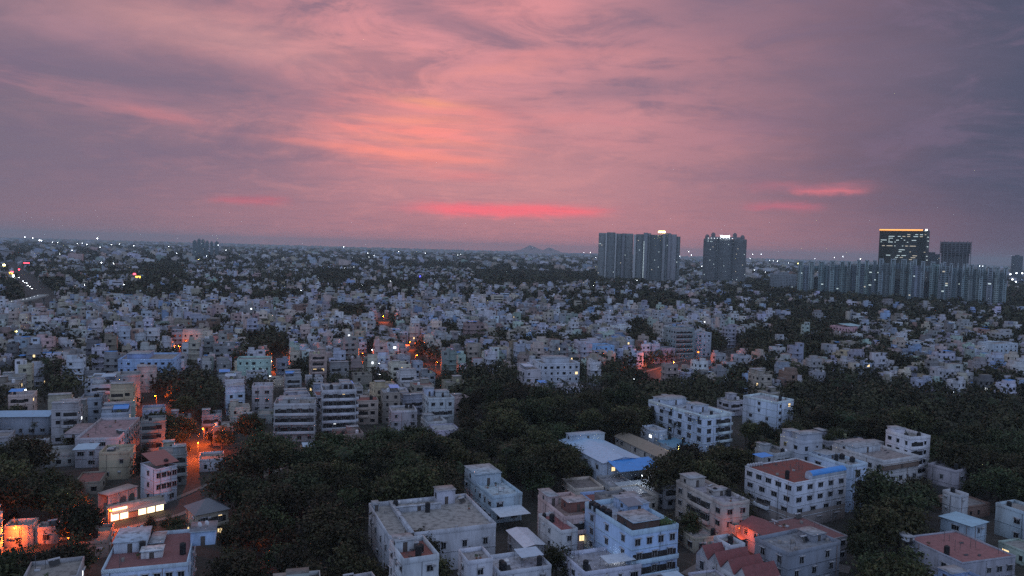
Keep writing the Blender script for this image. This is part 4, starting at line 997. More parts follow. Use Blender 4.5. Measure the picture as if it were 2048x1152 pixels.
# ------------------------------------------------------------------ roads, viaduct
strip("road", [ground_at(*p) for p in ((1240, 778), (1310, 748), (1390, 724), (1475, 704), (1560, 690))], 15, 0.008, ASPHALT, True)
strip("street", [ground_at(*p) for p in ((-60, 1100), (60, 1075), (210, 1052), (330, 1024), (460, 968), (600, 905))], 9, 0.012, ASPHALT, True)
strip("lane", [ground_at(*p) for p in ((1380, 1152), (1480, 1090), (1560, 1110), (1700, 1140))], 5, 0.010, plain("lane_paving", (.2, .18, .17), .9))
strip("avenue", [ground_at(*p) for p in ((110, 625), (75, 590), (48, 555), (20, 530), (0, 515))], 22, 0.014, ASPHALT)
def viaduct():
    pts = [ground_at(px, py, 11) for px, py in ((-90, 622), (-40, 612), (0, 606), (30, 602), (60, 597), (88, 589))]
    o = thing("viaduct", "viaduct", *pts[2], 0, 0, "raised concrete viaduct with a line of small lights at the left edge")
    ox, oy = pts[2]
    q = MB()
    for i in range(len(pts) - 1):
        (x0, y0), (x1, y1) = pts[i], pts[i + 1]; d = Vector((x1 - x0, y1 - y0, 0)).normalized(); n = Vector((-d.y, d.x, 0)) * 5
        a, b, c, e = (x0 - n.x - ox, y0 - n.y - oy), (x1 - n.x - ox, y1 - n.y - oy), (x1 + n.x - ox, y1 + n.y - oy), (x0 + n.x - ox, y0 + n.y - oy)
        q.prism([a, b, c, e], 9.4, 11, CONCRETE, (.33, .36, .34), bottom=True)
    q.build("deck", o)
    for i in range(len(pts)):
        q = MB(); q.cyl(pts[i][0] - ox, pts[i][1] - oy, 0, 9.4, 1.3, 1.3, 10, CONCRETE, (.3, .31, .3)); q.build("pier", o)
    for i in range(len(pts) - 1):
        for k in range(4):
            f = k / 4; x, y = pts[i][0] * (1 - f) + pts[i + 1][0] * f - ox, pts[i][1] * (1 - f) + pts[i + 1][1] * f - oy
            q = MB(); q.box(x - .25, y - 5.2, 10.7, x + .25, y - 5.05, 11.3, LIT_WHITE); q.build("light", o)
    add_far(ox, oy, 60, math.hypot(ox, oy), 0, 90, 586, 618, "the viaduct")
viaduct()

# ------------------------------------------------------------------ tree shapes
def crown_mesh(name, R, z0, z1, clumps, per, leaf, flat=0.6, base=(0.030, 0.040, 0.020), umbrella=False, seed=0):
    g = np.random.default_rng(seed)
    C = []
    n_lobes = max(4, int(R * 0.9))
    lobes = [(R * .55 * math.sqrt(g.random()) * math.cos(t), R * .55 * math.sqrt(g.random()) * math.sin(t), g.uniform(.45, .8)) for t in g.uniform(0, 6.28, n_lobes)]
    for i in range(clumps):
        lx, ly, lr = lobes[g.integers(n_lobes)]
        u = g.normal(size=3); u /= np.linalg.norm(u); u[2] = abs(u[2]) if g.random() < .8 else u[2] * .4
        rr = g.uniform(.72, 1.0) ** .5
        p = np.array([lx + u[0] * R * lr * rr * .62, ly + u[1] * R * lr * rr * .62, 0])
        zc = z0 + (z1 - z0) * (.35 if umbrella else .3)
        rad_f = min(1, math.hypot(p[0], p[1]) / R)
        p[2] = zc + u[2] * (z1 - zc) * lr * 1.25 * rr * (1 - .35 * rad_f ** 2) - (1.2 * rad_f if not umbrella else .3 * rad_f)
        C.append((p, g.uniform(.75, 1.35)))
    N = clumps * per
    ctr = np.repeat(np.array([c[0] for c in C]), per, axis=0); cs = np.repeat(np.array([c[1] for c in C]), per)
    off = g.normal(size=(N, 3)) * np.array([1, 1, flat]) * (R * .11 + .25) * cs[:, None]
    P = ctr + off
    nrm = g.normal(size=(N, 3)) + np.array([0, 0, .8]); nrm /= np.linalg.norm(nrm, axis=1)[:, None]
    t = np.cross(nrm, g.normal(size=(N, 3))); t /= np.linalg.norm(t, axis=1)[:, None]; b = np.cross(nrm, t)
    s = leaf * g.uniform(.6, 1.3, N)[:, None]
    V = np.stack([P - t * s * .5 - b * s * .18, P + b * s * -.32 + t * s * .1, P + t * s * .62, P + b * s * .34 + t * s * .05], axis=1).reshape(-1, 3)
    ct = g.uniform(.55, 1.5, clumps); tint = np.repeat(ct, per) * g.uniform(.65, 1.35, N)
    col = np.array(base)[None, :] * tint[:, None]; col[:, 0] *= g.uniform(.85, 1.25, N)
    return quads(name, V, col, LEAF)


def quads(name, V, col, mat):
    me = bpy.data.meshes.new(name); nf = len(V) // 4
    me.vertices.add(len(V)); me.vertices.foreach_set("co", V.astype(np.float32).ravel())
    me.loops.add(nf * 4); me.loops.foreach_set("vertex_index", np.arange(nf * 4, dtype=np.int32))
    me.polygons.add(nf); me.polygons.foreach_set("loop_start", np.arange(0, nf * 4, 4, dtype=np.int32))
    me.materials.append(mat)
    ca = me.color_attributes.new("paint", 'FLOAT_COLOR', 'CORNER'); cc = np.ones((nf, 4), dtype=np.float32); cc[:, :3] = col
    ca.data.foreach_set("color", np.repeat(cc, 4, axis=0).ravel()); me.update(calc_edges=True)
    return me


def trunk_mesh(R, z0, z1, seed):
    r = random.Random(seed); b = MB(); t = max(.18, R * .055)
    top = z0 + (z1 - z0) * .3; b.tube((0, 0, 0), (r.uniform(-.3, .3), r.uniform(-.3, .3), top * .75), t * 1.3, t, 7, BARK)
    for i in range(5):
        a = i * 1.26 + r.random(); q = R * r.uniform(.35, .6); zz = top + (z1 - top) * r.uniform(.3, .65)
        m = (q * .45 * math.cos(a), q * .45 * math.sin(a), top * .75 + (zz - top * .75) * .55)
        b.tube((0, 0, top * .7), m, t * .7, t * .45, 5, BARK); b.tube(m, (q * math.cos(a), q * math.sin(a), zz), t * .45, t * .12, 5, BARK)
    return b.data("trunk")


TREES = {}
for i in range(6):
    R, zt = 6.6 + .3 * i, 12.0 + .5 * i
    TREES[('wide', i)] = (crown_mesh("crown", R, 3.5, zt, 64, 62, .72, .55, (0.040, 0.041, 0.016) if i % 2 else (0.030, 0.039, 0.016), True, 20 + i), trunk_mesh(R, 3.5, zt, i), R, zt)
for i in range(4):
    R, zt = 4.0 + .3 * i, 9.0 + .6 * i
    TREES[('round', i)] = (crown_mesh("crown", R, 2.5, zt, 44, 54, .55, .7, (0.033, 0.040, 0.015) if i % 2 else (0.038, 0.037, 0.016), False, 50 + i), trunk_mesh(R, 2.5, zt, 9 + i), R, zt)
for i in range(2):
    TREES[('slim', i)] = (crown_mesh("crown", 1.9, 1.0, 11.5, 34, 44, .5, .9, (0.022, 0.036, 0.018), False, 80 + i), trunk_mesh(1.6, 2, 9, 19 + i), 1.9, 11.5)


def palm_meshes(seed, Hp):
    r = random.Random(seed); b = MB(); lx, ly = r.uniform(-1, 1), r.uniform(-1, 1); prev = Vector((0, 0, 0)); n = 6
    for i in range(1, n + 1):
        f = i / n; p = Vector((lx * f * f, ly * f * f, Hp * f)); b.tube(prev, p, .22 - .08 * (f - 1 / n), .22 - .08 * f, 7, BARK); prev = p
    tr = b.data("trunk"); V, Cc = [], []
    for k in range(20):
        a = k * 2.4 + r.random() * .4; el = r.uniform(-.35, 1.1); L = r.uniform(3.0, 4.0); pts = []
        p = prev.copy(); d = Vector((math.cos(a) * math.cos(el), math.sin(a) * math.cos(el), math.sin(el)))
        for j in range(8):
            pts.append(p.copy()); p = p + d * (L / 8); d.z -= .17; d.normalize()
        for j in range(7):
            side = Vector((-math.sin(a), math.cos(a), 0)); wl = 0.75 * math.sin(math.pi * (j + 1) / 9) + .1
            for sg in (-1, 1):
                for h_ in (0, .5):
                    q0 = pts[j].lerp(pts[j + 1], h_); q1 = pts[j].lerp(pts[j + 1], h_ + .34); tip = q1 + side * sg * wl + Vector((0, 0, -.35 * wl)) + (pts[j + 1] - pts[j]) * .5
                    V += [tuple(q0), tuple(q1), tuple(tip), tuple(tip - (q1 - q0) * .3)]; Cc.append([c * r.uniform(.7, 1.4) for c in (0.030, 0.042, 0.020)])
    return quads("crown", np.array(V), np.array(Cc), LEAF), tr, 3.5, Hp + 1


for i in range(4): TREES[('palm', i)] = palm_meshes(i, 9.5 + i * 1.2)
KINDNAME = {'wide': ("spreading_tree", "tree"), 'round': ("leafy_tree", "tree"), 'slim': ("slim_tree", "tree"), 'palm': ("palm_tree", "palm")}


def plant(kind, x, y, s=1.0, label=None):
    i = random.choice([k[1] for k in TREES if k[0] == kind]); cr, tr, R, zt = TREES[(kind, i)]
    nm, cat = KINDNAME[kind]
    o = thing(nm, cat, x, y, 0, random.uniform(0, 6.28), label); o.scale = (s * random.uniform(.92, 1.08), s * random.uniform(.92, 1.08), s * random.uniform(.88, 1.1))
    link("trunk", tr, o); link("crown", cr, o)
    if not label: THINGS.append([o, x, y, zt * s * .7, kind, None])
    return o


# woods traced as areas of ground (pixels of their canopy)
WOODS = [
    [(440, 900), (560, 905), (680, 872), (760, 852), (850, 862), (905, 845), (960, 830), (1000, 795), (1080, 770), (1200, 764), (1330, 752), (1450, 748), (1475, 775), (1335, 790), (1325, 850), (1280, 850), (1160, 868), (1142, 930), (1140, 990), (1030, 965), (1005, 930), (940, 915), (930, 968), (860, 985), (722, 1010), (716, 1080), (770, 1098), (905, 1100), (910, 1175), (560, 1175), (428, 1175), (428, 1060), (432, 1000)],
    [(1575, 770), (1700, 745), (1830, 785), (1950, 775), (2080, 790), (2080, 1010), (1950, 965), (1860, 930), (1845, 885), (1700, 868), (1620, 880), (1600, 900), (1500, 930), (1500, 1005), (1470, 990), (1400, 955), (1325, 955), (1330, 920), (1420, 885), (1480, 830), (1575, 850)],
    [(1690, 955), (1870, 955), (1895, 1060), (1885, 1175), (1690, 1175), (1690, 1085), (1660, 1020)],
    [(-40, 1110), (100, 1095), (200, 1058), (202, 1180), (-40, 1180)],
    [(-40, 880), (60, 885), (140, 930), (180, 950), (214, 978), (206, 1040), (120, 1050), (-40, 1040)],
    [(525, 790), (560, 775), (640, 775), (640, 850), (622, 850), (615, 795), (540, 812)],
    [(848, 742), (900, 733), (960, 728), (1050, 735), (1050, 770), (1000, 792), (960, 800), (910, 770)],
    [(300, 720), (345, 715), (420, 745), (440, 790), (380, 810), (330, 790)],
    [(190, 672), (245, 668), (250, 695), (195, 700)], [(470, 665), (570, 660), (580, 705), (540, 715), (470, 690)], [(660, 612), (730, 605), (740, 635), (665, 640)],
    [(1270, 590), (1350, 585), (1370, 612), (1300, 622)], [(1130, 612), (1190, 610), (1195, 628), (1135, 630)], [(1250, 640), (1300, 650), (1335, 700), (1300, 705), (1260, 680)],
    [(1480, 645), (1660, 620), (1720, 650), (1640, 720), (1500, 705)], [(1190, 720), (1260, 715), (1300, 745), (1240, 765), (1200, 760)], [(1405, 672), (1445, 668), (1450, 705), (1410, 708)],
    [(380, 855), (410, 800), (425, 800), (420, 850)], [(300, 830), (380, 832), (375, 862), (310, 862)],
    [(945, 548), (1000, 520), (1190, 528), (1265, 545), (1270, 562), (1000, 572), (950, 562)], [(280, 530), (350, 525), (380, 560), (300, 565)], [(80, 500), (250, 500), (250, 520), (90, 515)],
    [(1590, 582), (2048, 588), (2048, 612), (1700, 606)], [(1490, 560), (1590, 575), (1560, 590), (1500, 580)], [(640, 540), (720, 545), (700, 570), (640, 565)], [(1990, 550), (2060, 555), (2060, 610), (2000, 600)],
    [(1770, 990), (1880, 960), (1890, 1060), (1800, 1080)],
    [(1250, 1090), (1080, 1080)],
]
WOODS = [w for w in WOODS if len(w) > 2]


def inside(px, py, poly):
    r = False; n = len(poly); j = n - 1
    for i in range(n):
        xi, yi = poly[i]; xj, yj = poly[j]
        if (yi > py) != (yj > py) and px < (xj - xi) * (py - yi) / (yj - yi) + xi: r = not r
        j = i
    return r


def in_wood(px, py): return any(inside(px, py, w) for w in WOODS)


from mathutils import noise as mnoise
def near_landmark(x, y, m):
    for L in LANDMARKS:
        dx_, dy_ = x - L['x'], y - L['y']; c, s = math.cos(L['t']), math.sin(L['t'])
        u, v = dx_ * c + dy_ * s, -dx_ * s + dy_ * c
        if L['phrase'].endswith('far tower') or L['D'] > 1200:
            if math.hypot(x - L['cx'], y - L['cy']) < L['w'] * .5 + m: return True
        elif -m < u < L['w'] + m and -m < v < L['d'] + m: return True
    return False


CLEAR = [((1308, 712, 1352, 748), 462), ((1350, 700, 1400, 734), 520), ((1400, 694, 1472, 718), 570), ((0, 1035, 102, 1100), 205), ((386, 838, 416, 900), 300), ((545, 700, 568, 728), 500), ((215, 1018, 330, 1046), 212), ((10, 535, 110, 612), 900)] + [((px - 12, py - 5, px + 12, py + 20), 0) for px, py in ((728, 704), (831, 708), (872, 722), (313, 788), (768, 631), (820, 682), (536, 795), (360, 690))]


def hides_landmark(x, y, z, r, D, tol=7):
    (px, py), (_, pb) = project(x, y, z), project(x, y, z * .3); k = r * FPX / max(D, 1)
    for L in LANDMARKS:
        if D > L['D'] + 1: continue
        a, b, c, d = L['vis']
        if min(px + k, c) - max(px - k, a) > tol and min(pb, d) - max(py - 1, b) > tol * .7: return True
    for (a, b, c, d), dd in CLEAR:
        if D < math.hypot(*ground_at((a + c) / 2, b + .45 * (d - b))) and min(px + k, c) - max(px - k, a) > tol * .5 and min(pb, d) - max(py - 1, b) > tol * .5: return True
    return False


ROADPX = []
for pts, wd in (([(1240, 778), (1310, 748), (1390, 724), (1475, 704), (1560, 690)], 10), ([(-60, 1100), (60, 1075), (210, 1052), (330, 1024), (460, 968), (600, 905)], 6), ([(110, 625), (75, 590), (48, 555), (20, 530), (0, 515)], 14), ([(1380, 1152), (1480, 1090), (1560, 1110), (1700, 1140)], 3.5)):
    g = [ground_at(*p) for p in pts]
    for i in range(len(g) - 1): ROADPX.append((g[i], g[i + 1], wd))
def on_road(x, y, m=0):
    for (a, b, wd) in ROADPX:
        ax, ay = a; bx, by = b; l2 = (bx - ax) ** 2 + (by - ay) ** 2; t = max(0, min(1, ((x - ax) * (bx - ax) + (y - ay) * (by - ay)) / l2))
        if math.hypot(x - ax - t * (bx - ax), y - ay - t * (by - ay)) < wd + m: return True
    return False


# ------------------------------------------------------------------ lots: a street grid of houses with trees among them
TH = rad(21); cT, sT = math.cos(TH), math.sin(TH)
house_lots, tree_spots = [], []
def lots(cell_x, cell_y, r0, r1, road_x=7, road_y=2):
    out = []
    n = int(r1 * 1.3 / min(cell_x, cell_y)); stag = (0, 0)
    for j in range(-n // 2, n):
        if j % road_y == 0: stag = (random.uniform(0, cell_x), random.randrange(road_x))
        for i in range(-n, n):
            gx_ = i * cell_x + 5.0 * ((i + stag[1]) // road_x) + stag[0]; gy_ = j * cell_y + (j // road_y) * 6.5 + 5 * math.sin(i * .11 + j * .05)
            x, y = gx_ * cT - gy_ * sT, gx_ * sT + gy_ * cT
            D = math.hypot(x, y)
            if y < 60 or D < r0 or D > r1: continue
            if abs(x) > y * .74 + 25: continue
            out.append((x, y, D))
    return out
def tree_chance(px, py, x, y):
    p = .17 if py > 740 else .20
    if px > 1440 and py < 810: p = .48
    elif px > 1000 and py < 700: p = .24
    nz = mnoise.noise(Vector((x / 55, y / 55, 3.3)))
    return p + max(0, nz - .14) * 1.3
for (x, y, D) in lots(11.2, 12.6, 118, 430) + lots(8.3, 9.0, 430, 950, 8, 3):
    x += random.uniform(-.7, .7); y += random.uniform(-.7, .7)
    px, py = project(x, y, 7)
    if px < -120 or px > 2170 or py > 1230: continue
    if near_landmark(x, y, 5.2) or on_road(x, y, 4): continue
    if in_wood(px, py) and not (px > 1440 and py < 770 and random.random() < .15): continue
    if random.random() < tree_chance(px, py, x, y):
        tree_spots.append((x + random.uniform(-2, 2), y + random.uniform(-2, 2), D, 'mix' if D < 400 else 'mix2'))
    else:
        house_lots.append((x, y, D))
        if random.random() < (.3 if D < 430 else .62): tree_spots.append((x + 5.6 * cT * random.choice((-1, 1)), y + 6.5 * random.choice((-1, 1)), D, 'small'))
for (x, y, D) in lots(9.4, 9.4, 110, 950, 999, 999):
    px, py = project(x, y, 9)
    if px < -120 or px > 2170 or py > 1290 or not in_wood(px, py): continue
    x += random.uniform(-2.6, 2.6); y += random.uniform(-2.6, 2.6)
    if near_landmark(x, y, 2.5): continue
    tree_spots.append((x, y, D, 'wood'))
house_lots.sort(key=lambda t: t[2]); tree_spots.sort(key=lambda t: t[2])

NUMW = {1: "one", 2: "two", 3: "three", 4: "four", 5: "five", 6: "six"}
def pick_paint():
    c = random.choices(PALETTE, PW)[0]; k = random.choices((1.08, .85, .62), (.4, .35, .25))[0]; return jit(tuple(min(.72, v * k) for v in c[0]), .10), (c[1] if k > .7 else 'dull ' + c[1].split()[-1])


def random_spec(D, px, py):
    wall, cname = pick_paint()
    w, d = random.uniform(6.5, 10.2), random.uniform(8.0, 11.6)
    fl = random.choices((1, 2, 3, 4, 5), (.06, .34, .40, .16, .04) if px < 1100 else (.10, .46, .34, .09, .01))[0]
    S = dict(w=w, d=d, floors=fl, h=fl * random.uniform(2.95, 3.2) + .4, wall=wall, detail=2 if D < 215 else 1, lit=.045, style=random.randrange(3),
             deck=jit(random.choices((GREY_DECK, PALE_DECK, RED_DECK, (0.24, .22, .2)), (.5, .25, .1, .15))[0]), par=random.choice((.5, .8, .9, 1.1)))
    feat = "bare roof"; cab, tk, cn = [], [], []
    r = random.random()
    if r < .07 and fl < 3:
        S['roof'] = 'hip'; S['rise'] = random.uniform(1.4, 2.2); S['deck'] = jit((.27, .11, .09)); feat = "tiled hip roof"
    elif r < .12 and fl < 3:
        S['roof'] = 'gable'; S['rise'] = random.uniform(.8, 1.6); S['deck'] = jit(random.choice((PALE_SHEET, (.3, .3, .31), (.34, .48, .62)))); S['roofmat'] = SHEET; feat = "pitched sheet roof"
    else:
        if random.random() < .72:
            u = random.choice((.02, .5)); v = random.choice((.55, .05, .6)); cab.append((u, v, u + random.uniform(.34, .5), v + random.uniform(.3, .42), random.uniform(2.2, 2.9), jit(wall, .1) if random.random() < .7 else None)); feat = "roof cabin"
        if random.random() < .25 and fl > 1: cab.append((.02, .02 if not cab or cab[0][1] > .3 else .6, .98, .45 if not cab or cab[0][1] > .3 else .98, random.uniform(2.5, 3.0), wall)); feat = "raised top"
        for _ in range(random.choice((0, 1, 1, 2, 2))):
            tk.append((random.uniform(.12, .88), random.uniform(.1, .9), random.uniform(.5, .75), random.uniform(.9, 1.5), random.choice((BLACK, BLACK, BLACK, WHITE, (.5, .5, .3)))))
            if tk[-1][4] is BLACK: feat = "black tank" if len(tk) == 1 else "two roof tanks"
        if random.random() < .24:
            c = random.choices((BLUE_SHEET, PALE_SHEET, (.42, .40, .38), (.26, .10, .09)), (.2, .5, .2, .1))[0]; u = random.choice((0, .4))
            cn.append((u, .05, u + .58, .6, S['h'] + 2.3, S['h'] + 2.7, c)); feat = {BLUE_SHEET: "blue canopy", PALE_SHEET: "pale canopy"}.get(c, "sheet canopy")
    if fl > 1 and random.random() < .6:
        s0 = random.choice((0, .05, .4)); S['balconies'] = [(0, s0, min(1, s0 + random.uniform(.45, .95)), 1, fl, random.uniform(.8, 1.3))]
        if random.random() < .3: S['balconies'].append((1, .1, .6, 1, fl, .9))
    S.update(cabins=cab, tanks=tk, canopies=cn)
    return S, cname, feat


def lot_house(x, y, D, S, cname, feat):
    a = TH + rad(random.gauss(0, 2.5)) + (0 if random.random() < .85 else rad(random.uniform(-12, 12)))
    w, d = S['w'], S['d']
    bx, by = x - (w / 2 * math.cos(a) - d / 2 * math.sin(a)), y - (w / 2 * math.sin(a) + d / 2 * math.cos(a))
    o = thing("house", "house", bx, by, 0, a, None, "houses packed along the lanes")
    c, s = math.cos(-a), math.sin(-a)
    build_house(o, S, (-bx * c + by * s, -bx * s - by * c))
    THINGS.append([o, x, y, S['h'] * .8, 'house', f"{cname} {NUMW[S['floors']]} storey house with {feat}"])


MAX_HOUSES = 300 - 48
far_houses = []; built = 0
for (x, y, D) in house_lots:
    px, py = project(x, y, 8)
    if D < 430:
        S, cn_, ft_ = random_spec(D, px, py)
        if hides_landmark(x, y, S['h'] + 1.5, 5.5, D):
            S['floors'] = 1; S['h'] = 3.4; S['cabins'], S['tanks'], S['canopies'] = [], [], []; ft_ = "bare roof" if S.get('roof', 'flat') == 'flat' else ft_; S.pop('balconies', None)
            if hides_landmark(x, y, S['h'] + (1.5 if S.get('roof') else .5), 5.5, D):
                if random.random() < .5 and not hides_landmark(x, y, 2.2, 2.0, D): tree_spots.append((x, y, D, 'bush'))
                continue
        if built < MAX_HOUSES and -70 < px < 2115 and py < 1215:
            lot_house(x, y, D, S, cn_, ft_); built += 1; continue
        far_houses.append((x, y, D)); continue
    if hides_landmark(x, y, 8, 5, D, 5): continue
    far_houses.append((x, y, D))

tree_spots.sort(key=lambda t: t[2])
far_trees = []; count = {'spread': 0, 'palm': 0}
for (x, y, D, k) in tree_spots:
    px, py = project(x, y, 8)
    if k == 'wood': kind = random.choices(('wide', 'round', 'palm'), (.66, .26, .08))[0]; s = random.uniform(.72, 1.28)
    elif k == 'mix': kind = random.choices(('wide', 'round', 'palm'), (.3, .5, .2))[0]; s = random.uniform(.75, 1.1)
    elif k == 'mix2': kind = random.choices(('wide', 'round', 'palm'), (.45, .42, .13))[0]; s = random.uniform(.9, 1.25)
    elif k == 'bush': kind, s = 'round', random.uniform(.3, .45)
    else: kind = random.choices(('round', 'palm', 'slim'), (.6, .25, .15))[0]; s = random.uniform(.5, .85) if D < 430 else random.uniform(.7, 1.05)
    if on_road(x, y, 1) and kind == 'wide': s *= .7
    R, zt = {'wide': (7, 12), 'round': (4.5, 9.5), 'palm': (3.5, 12), 'slim': (1.9, 11)}[kind]
    if hides_landmark(x, y, zt * s, R * s * .8, D, 9):
        s *= .5
        if hides_landmark(x, y, zt * s, R * s * .8, D, 9): continue
    vis_ = -90 < px < 2140 and py < 1260
    if kind == 'palm' and vis_ and count['palm'] < 60: plant(kind, x, y, s); count['palm'] += 1
    elif kind != 'palm' and vis_ and count['spread'] < 298: plant(kind, x, y, s); count['spread'] += 1
    else: far_trees.append((x, y, D, kind, s))

# a few trees one can tell apart
for (px, py, kind, s, lab) in ((150, 1128, 'round', 1.0, "dense dark tree just left of the red terrace house"), (112, 1140, 'wide', .7, "spreading dark tree at the bottom edge below the orange glow"), (45, 1140, 'round', 1.0, "dark round tree in the bottom left corner"), (168, 1082, 'round', .6, "small dark tree by the street above the red terrace house"), (300, 1052, 'round', .5, "small tree before the glowing shop row"), (338, 1050, 'round', .45, "bushy small tree between the shop row and the hip roofed pavilion"), (838, 1112, 'wide', .72, "large round tree standing before the large flat roof"), (940, 1098, 'round', .75, "smaller dark tree at the right front corner of the large flat roof"),
                               (1112, 1130, 'round', .95, "dense dark tree at the bottom edge left of the tall pale blue house"), (1336, 1062, 'round', .8, "dark tree between the tall pale blue house and the cream house"),
                               (1372, 1052, 'round', .95, "dense tree below the long cream house"), (1712, 945, 'slim', .7, "slim conifer before the blue walled block"), (1766, 950, 'slim', .8, "tallest slim conifer before the brown banded house"),
                               (1782, 956, 'slim', .65, "shorter slim conifer before the brown banded house"), (1010, 940, 'palm', 1.0, "palm tree leaning over the turquoise framed house"), (1500, 870, 'wide', .95, "big dark tree right of the stepped white apartments"),
                               (1165, 940, 'round', .8, "leafy tree beside the lit wall of the pale blue roofed hall"), (1345, 868, 'palm', .8, "palm tree before the stepped white apartments"), (1425, 690, 'round', 1.1, "cone shaped dark tree beside the bright orange street lamp")):
    x, y = ground_at(px, py, TREES[(kind, 0)][3] * s * .5); plant(kind, x, y, s, lab)

# ------------------------------------------------------------------ stuff: houses and trees too far to tell apart
def far_house(b, x, y, D):
    a = TH + rad(random.gauss(0, 4)); big = random.random() < .08; w, d = (random.uniform(9, 15), random.uniform(8, 11)) if big else (random.uniform(4.6, 7.8), random.uniform(5.2, 8.4)); fl = random.choices((1, 2, 3, 4, 5), (.08, .34, .38, .15, .05))[0]; h = fl * 3.1 + .6
    wall, _ = pick_paint(); deck = jit(random.choices(((.2, .19, .18), GREY_DECK, PALE_DECK, RED_DECK, BLUE_SHEET), (.38, .26, .22, .08, .06))[0])
    b.at(x - w / 2 * math.cos(a) + d / 2 * math.sin(a), y - w / 2 * math.sin(a) - d / 2 * math.cos(a), 0, a)
    b.box(0, 0, 0, w, d, h, PLASTER, wall, top=DECK, topcol=deck)
    tr = tuple(min(.75, c * 1.15) for c in wall)
    if random.random() < .6:                                           # a wing of another height and paint
        w2, h2 = jit(wall, .2) if random.random() < .5 else pick_paint()[0], h + random.choice((-3.1, -3.1, 3.1, 1.2)); h2 = max(3, h2); u = random.choice((-w * .35, w * .6)); v = random.uniform(0, d * .4)
        b.box(u, v - .6, 0, u + w * .62, v + d * .55, h2, PLASTER, w2, top=DECK, topcol=jit(GREY_DECK))
        if D < 900 and h2 > 4: b.box(u + w * .15, v - .66, h2 - 2.2, u + w * .42, v - .6, h2 - .9, GLASS)
    if D < 760:                                                        # parapet round a lower, darker deck
        for (x0_, y0_, x1_, y1_) in ((0, 0, w, .2), (0, d - .2, w, d), (0, .2, .2, d - .2), (w - .2, .2, w, d - .2)): b.box(x0_, y0_, h, x1_, y1_, h + .8, PLASTER, tr)
    if D < 700:
        for k in range(1, fl + 1):
            z = k * 3.1 + (.5 if k == fl else 0); b.box(-.35 if k < fl else -.08, -.7 if (k < fl and fl > 1) else -.08, z - .55 if k < fl else z - .9, w + .08, d + .08, z if k < fl else z + .12, PLASTER, tr, top=DECK, topcol=deck if k == fl else tr)
    if random.random() < .75:
        u, v = random.choice((0.05, .5)) * w, random.choice((.05, .5)) * d; cw = jit(wall, .12)
        b.box(u, v, h, u + w * random.uniform(.3, .45), v + d * random.uniform(.3, .45), h + random.uniform(2, 3), PLASTER, cw, top=DECK, topcol=PALE_DECK)
    if random.random() < .3: b.box(.1, .1, h, w * random.uniform(.5, .95), d * .5, h + 2.8, PLASTER, jit(wall, .1), top=DECK, topcol=deck)
    if D < 800 and random.random() < .7:
        for _ in range(random.choice((1, 1, 2, 3))): u, v = random.uniform(.1, .9) * w, random.uniform(.1, .9) * d; b.cyl(u, v, h, h + random.uniform(1.4, 2.2), .7, .7, 6, PLASTIC, random.choice((BLACK, BLACK, WHITE)))
    if random.random() < .12:
        u = random.uniform(0, .4) * w; b.box(u, .3, h + 2.2, u + w * .5, d * .6, h + 2.3, SHEET, random.choice((BLUE_SHEET, PALE_SHEET)), bottom=True)
    if D < 900:
        for k in range(fl):
            z = k * 3.1 + 1.1
            for (L, f) in ((w, 0), (d, 1), (d, 2)):
                n = max(1, int(L / 3.3))
                for i in range(n):
                    if random.random() < .25: continue
                    t = (i + .5) / n * L; e = random.choice((.5, .65, .9)); g = GLASS if random.random() > .012 else random.choice((LIT_WARM, LIT_WHITE))
                    if f == 0: b.face([(t - e, -.06, z), (t + e, -.06, z), (t + e, -.06, z + 1.35), (t - e, -.06, z + 1.35)], g)
                    elif f == 1: b.face([(-.06, t + e, z), (-.06, t - e, z), (-.06, t - e, z + 1.35), (-.06, t + e, z + 1.35)], g)
                    else: b.face([(w + .09, t - e, z), (w + .09, t + e, z), (w + .09, t + e, z + 1.35), (w + .09, t - e, z + 1.35)], g)
    else:
        for k in range(fl):
            if random.random() < .5: z = k * 3.1 + 1; b.face([(.6, -.08, z), (w - .6, -.08, z), (w - .6, -.08, z + 1.3), (.6, -.08, z + 1.3)], GLASS)


far = MB()
for (x, y, D) in far_houses: far_house(far, x, y, D)
for (x, y, D) in lots(11.5, 13, 950, 2300):
    px, py = project(x, y, 8)
    if px < -60 or px > 2110: continue
    if near_landmark(x, y, 8) or on_road(x, y, 4): continue
    if in_wood(px, py): far_trees.append((x, y, D, 'wide', random.uniform(.8, 1.25) * random.choice((1, 1, 1.15, 1.45)))); continue
    p = .44 + max(0, mnoise.noise(Vector((x / 130, y / 130, 9.1))) + .02) * 1.5 + (.2 if px > 1440 else 0)
    if random.random() < p: far_trees.append((x, y, D, random.choice(('wide', 'round')), random.uniform(.95, 1.5)))
    elif not hides_landmark(x, y, 8, 5, D, 6): far_house(far, x + random.uniform(-2, 2), y + random.uniform(-2, 2), D)
for (x, y, D) in lots(36, 44, 2300, 7600, 5, 3):
    px, py = project(x, y, 8)
    if px < -40 or px > 2090: continue
    x += random.uniform(-16, 16); y += random.uniform(-16, 16)
    if near_landmark(x, y, 20): continue
    if random.random() < .60 + mnoise.noise(Vector((x / 500, y / 500, 5))) * .5:
        far_trees.append((x, y, D, 'wide', random.uniform(1.2, 2.4)))
    else:
        a = TH + rad(random.gauss(0, 8)); far.at(x, y, 0, a); w, d, h = random.uniform(10, 34), random.uniform(10, 24), random.choice((6, 9, 9, 12, 12, 15, 18, 26))
        wall, _ = pick_paint(); far.box(0, 0, 0, w, d, h, PLASTER, wall, top=DECK, topcol=GREY_DECK); far.box(w * .1, d * .2, h, w * .5, d * .7, h + 3, PLASTER, wall)
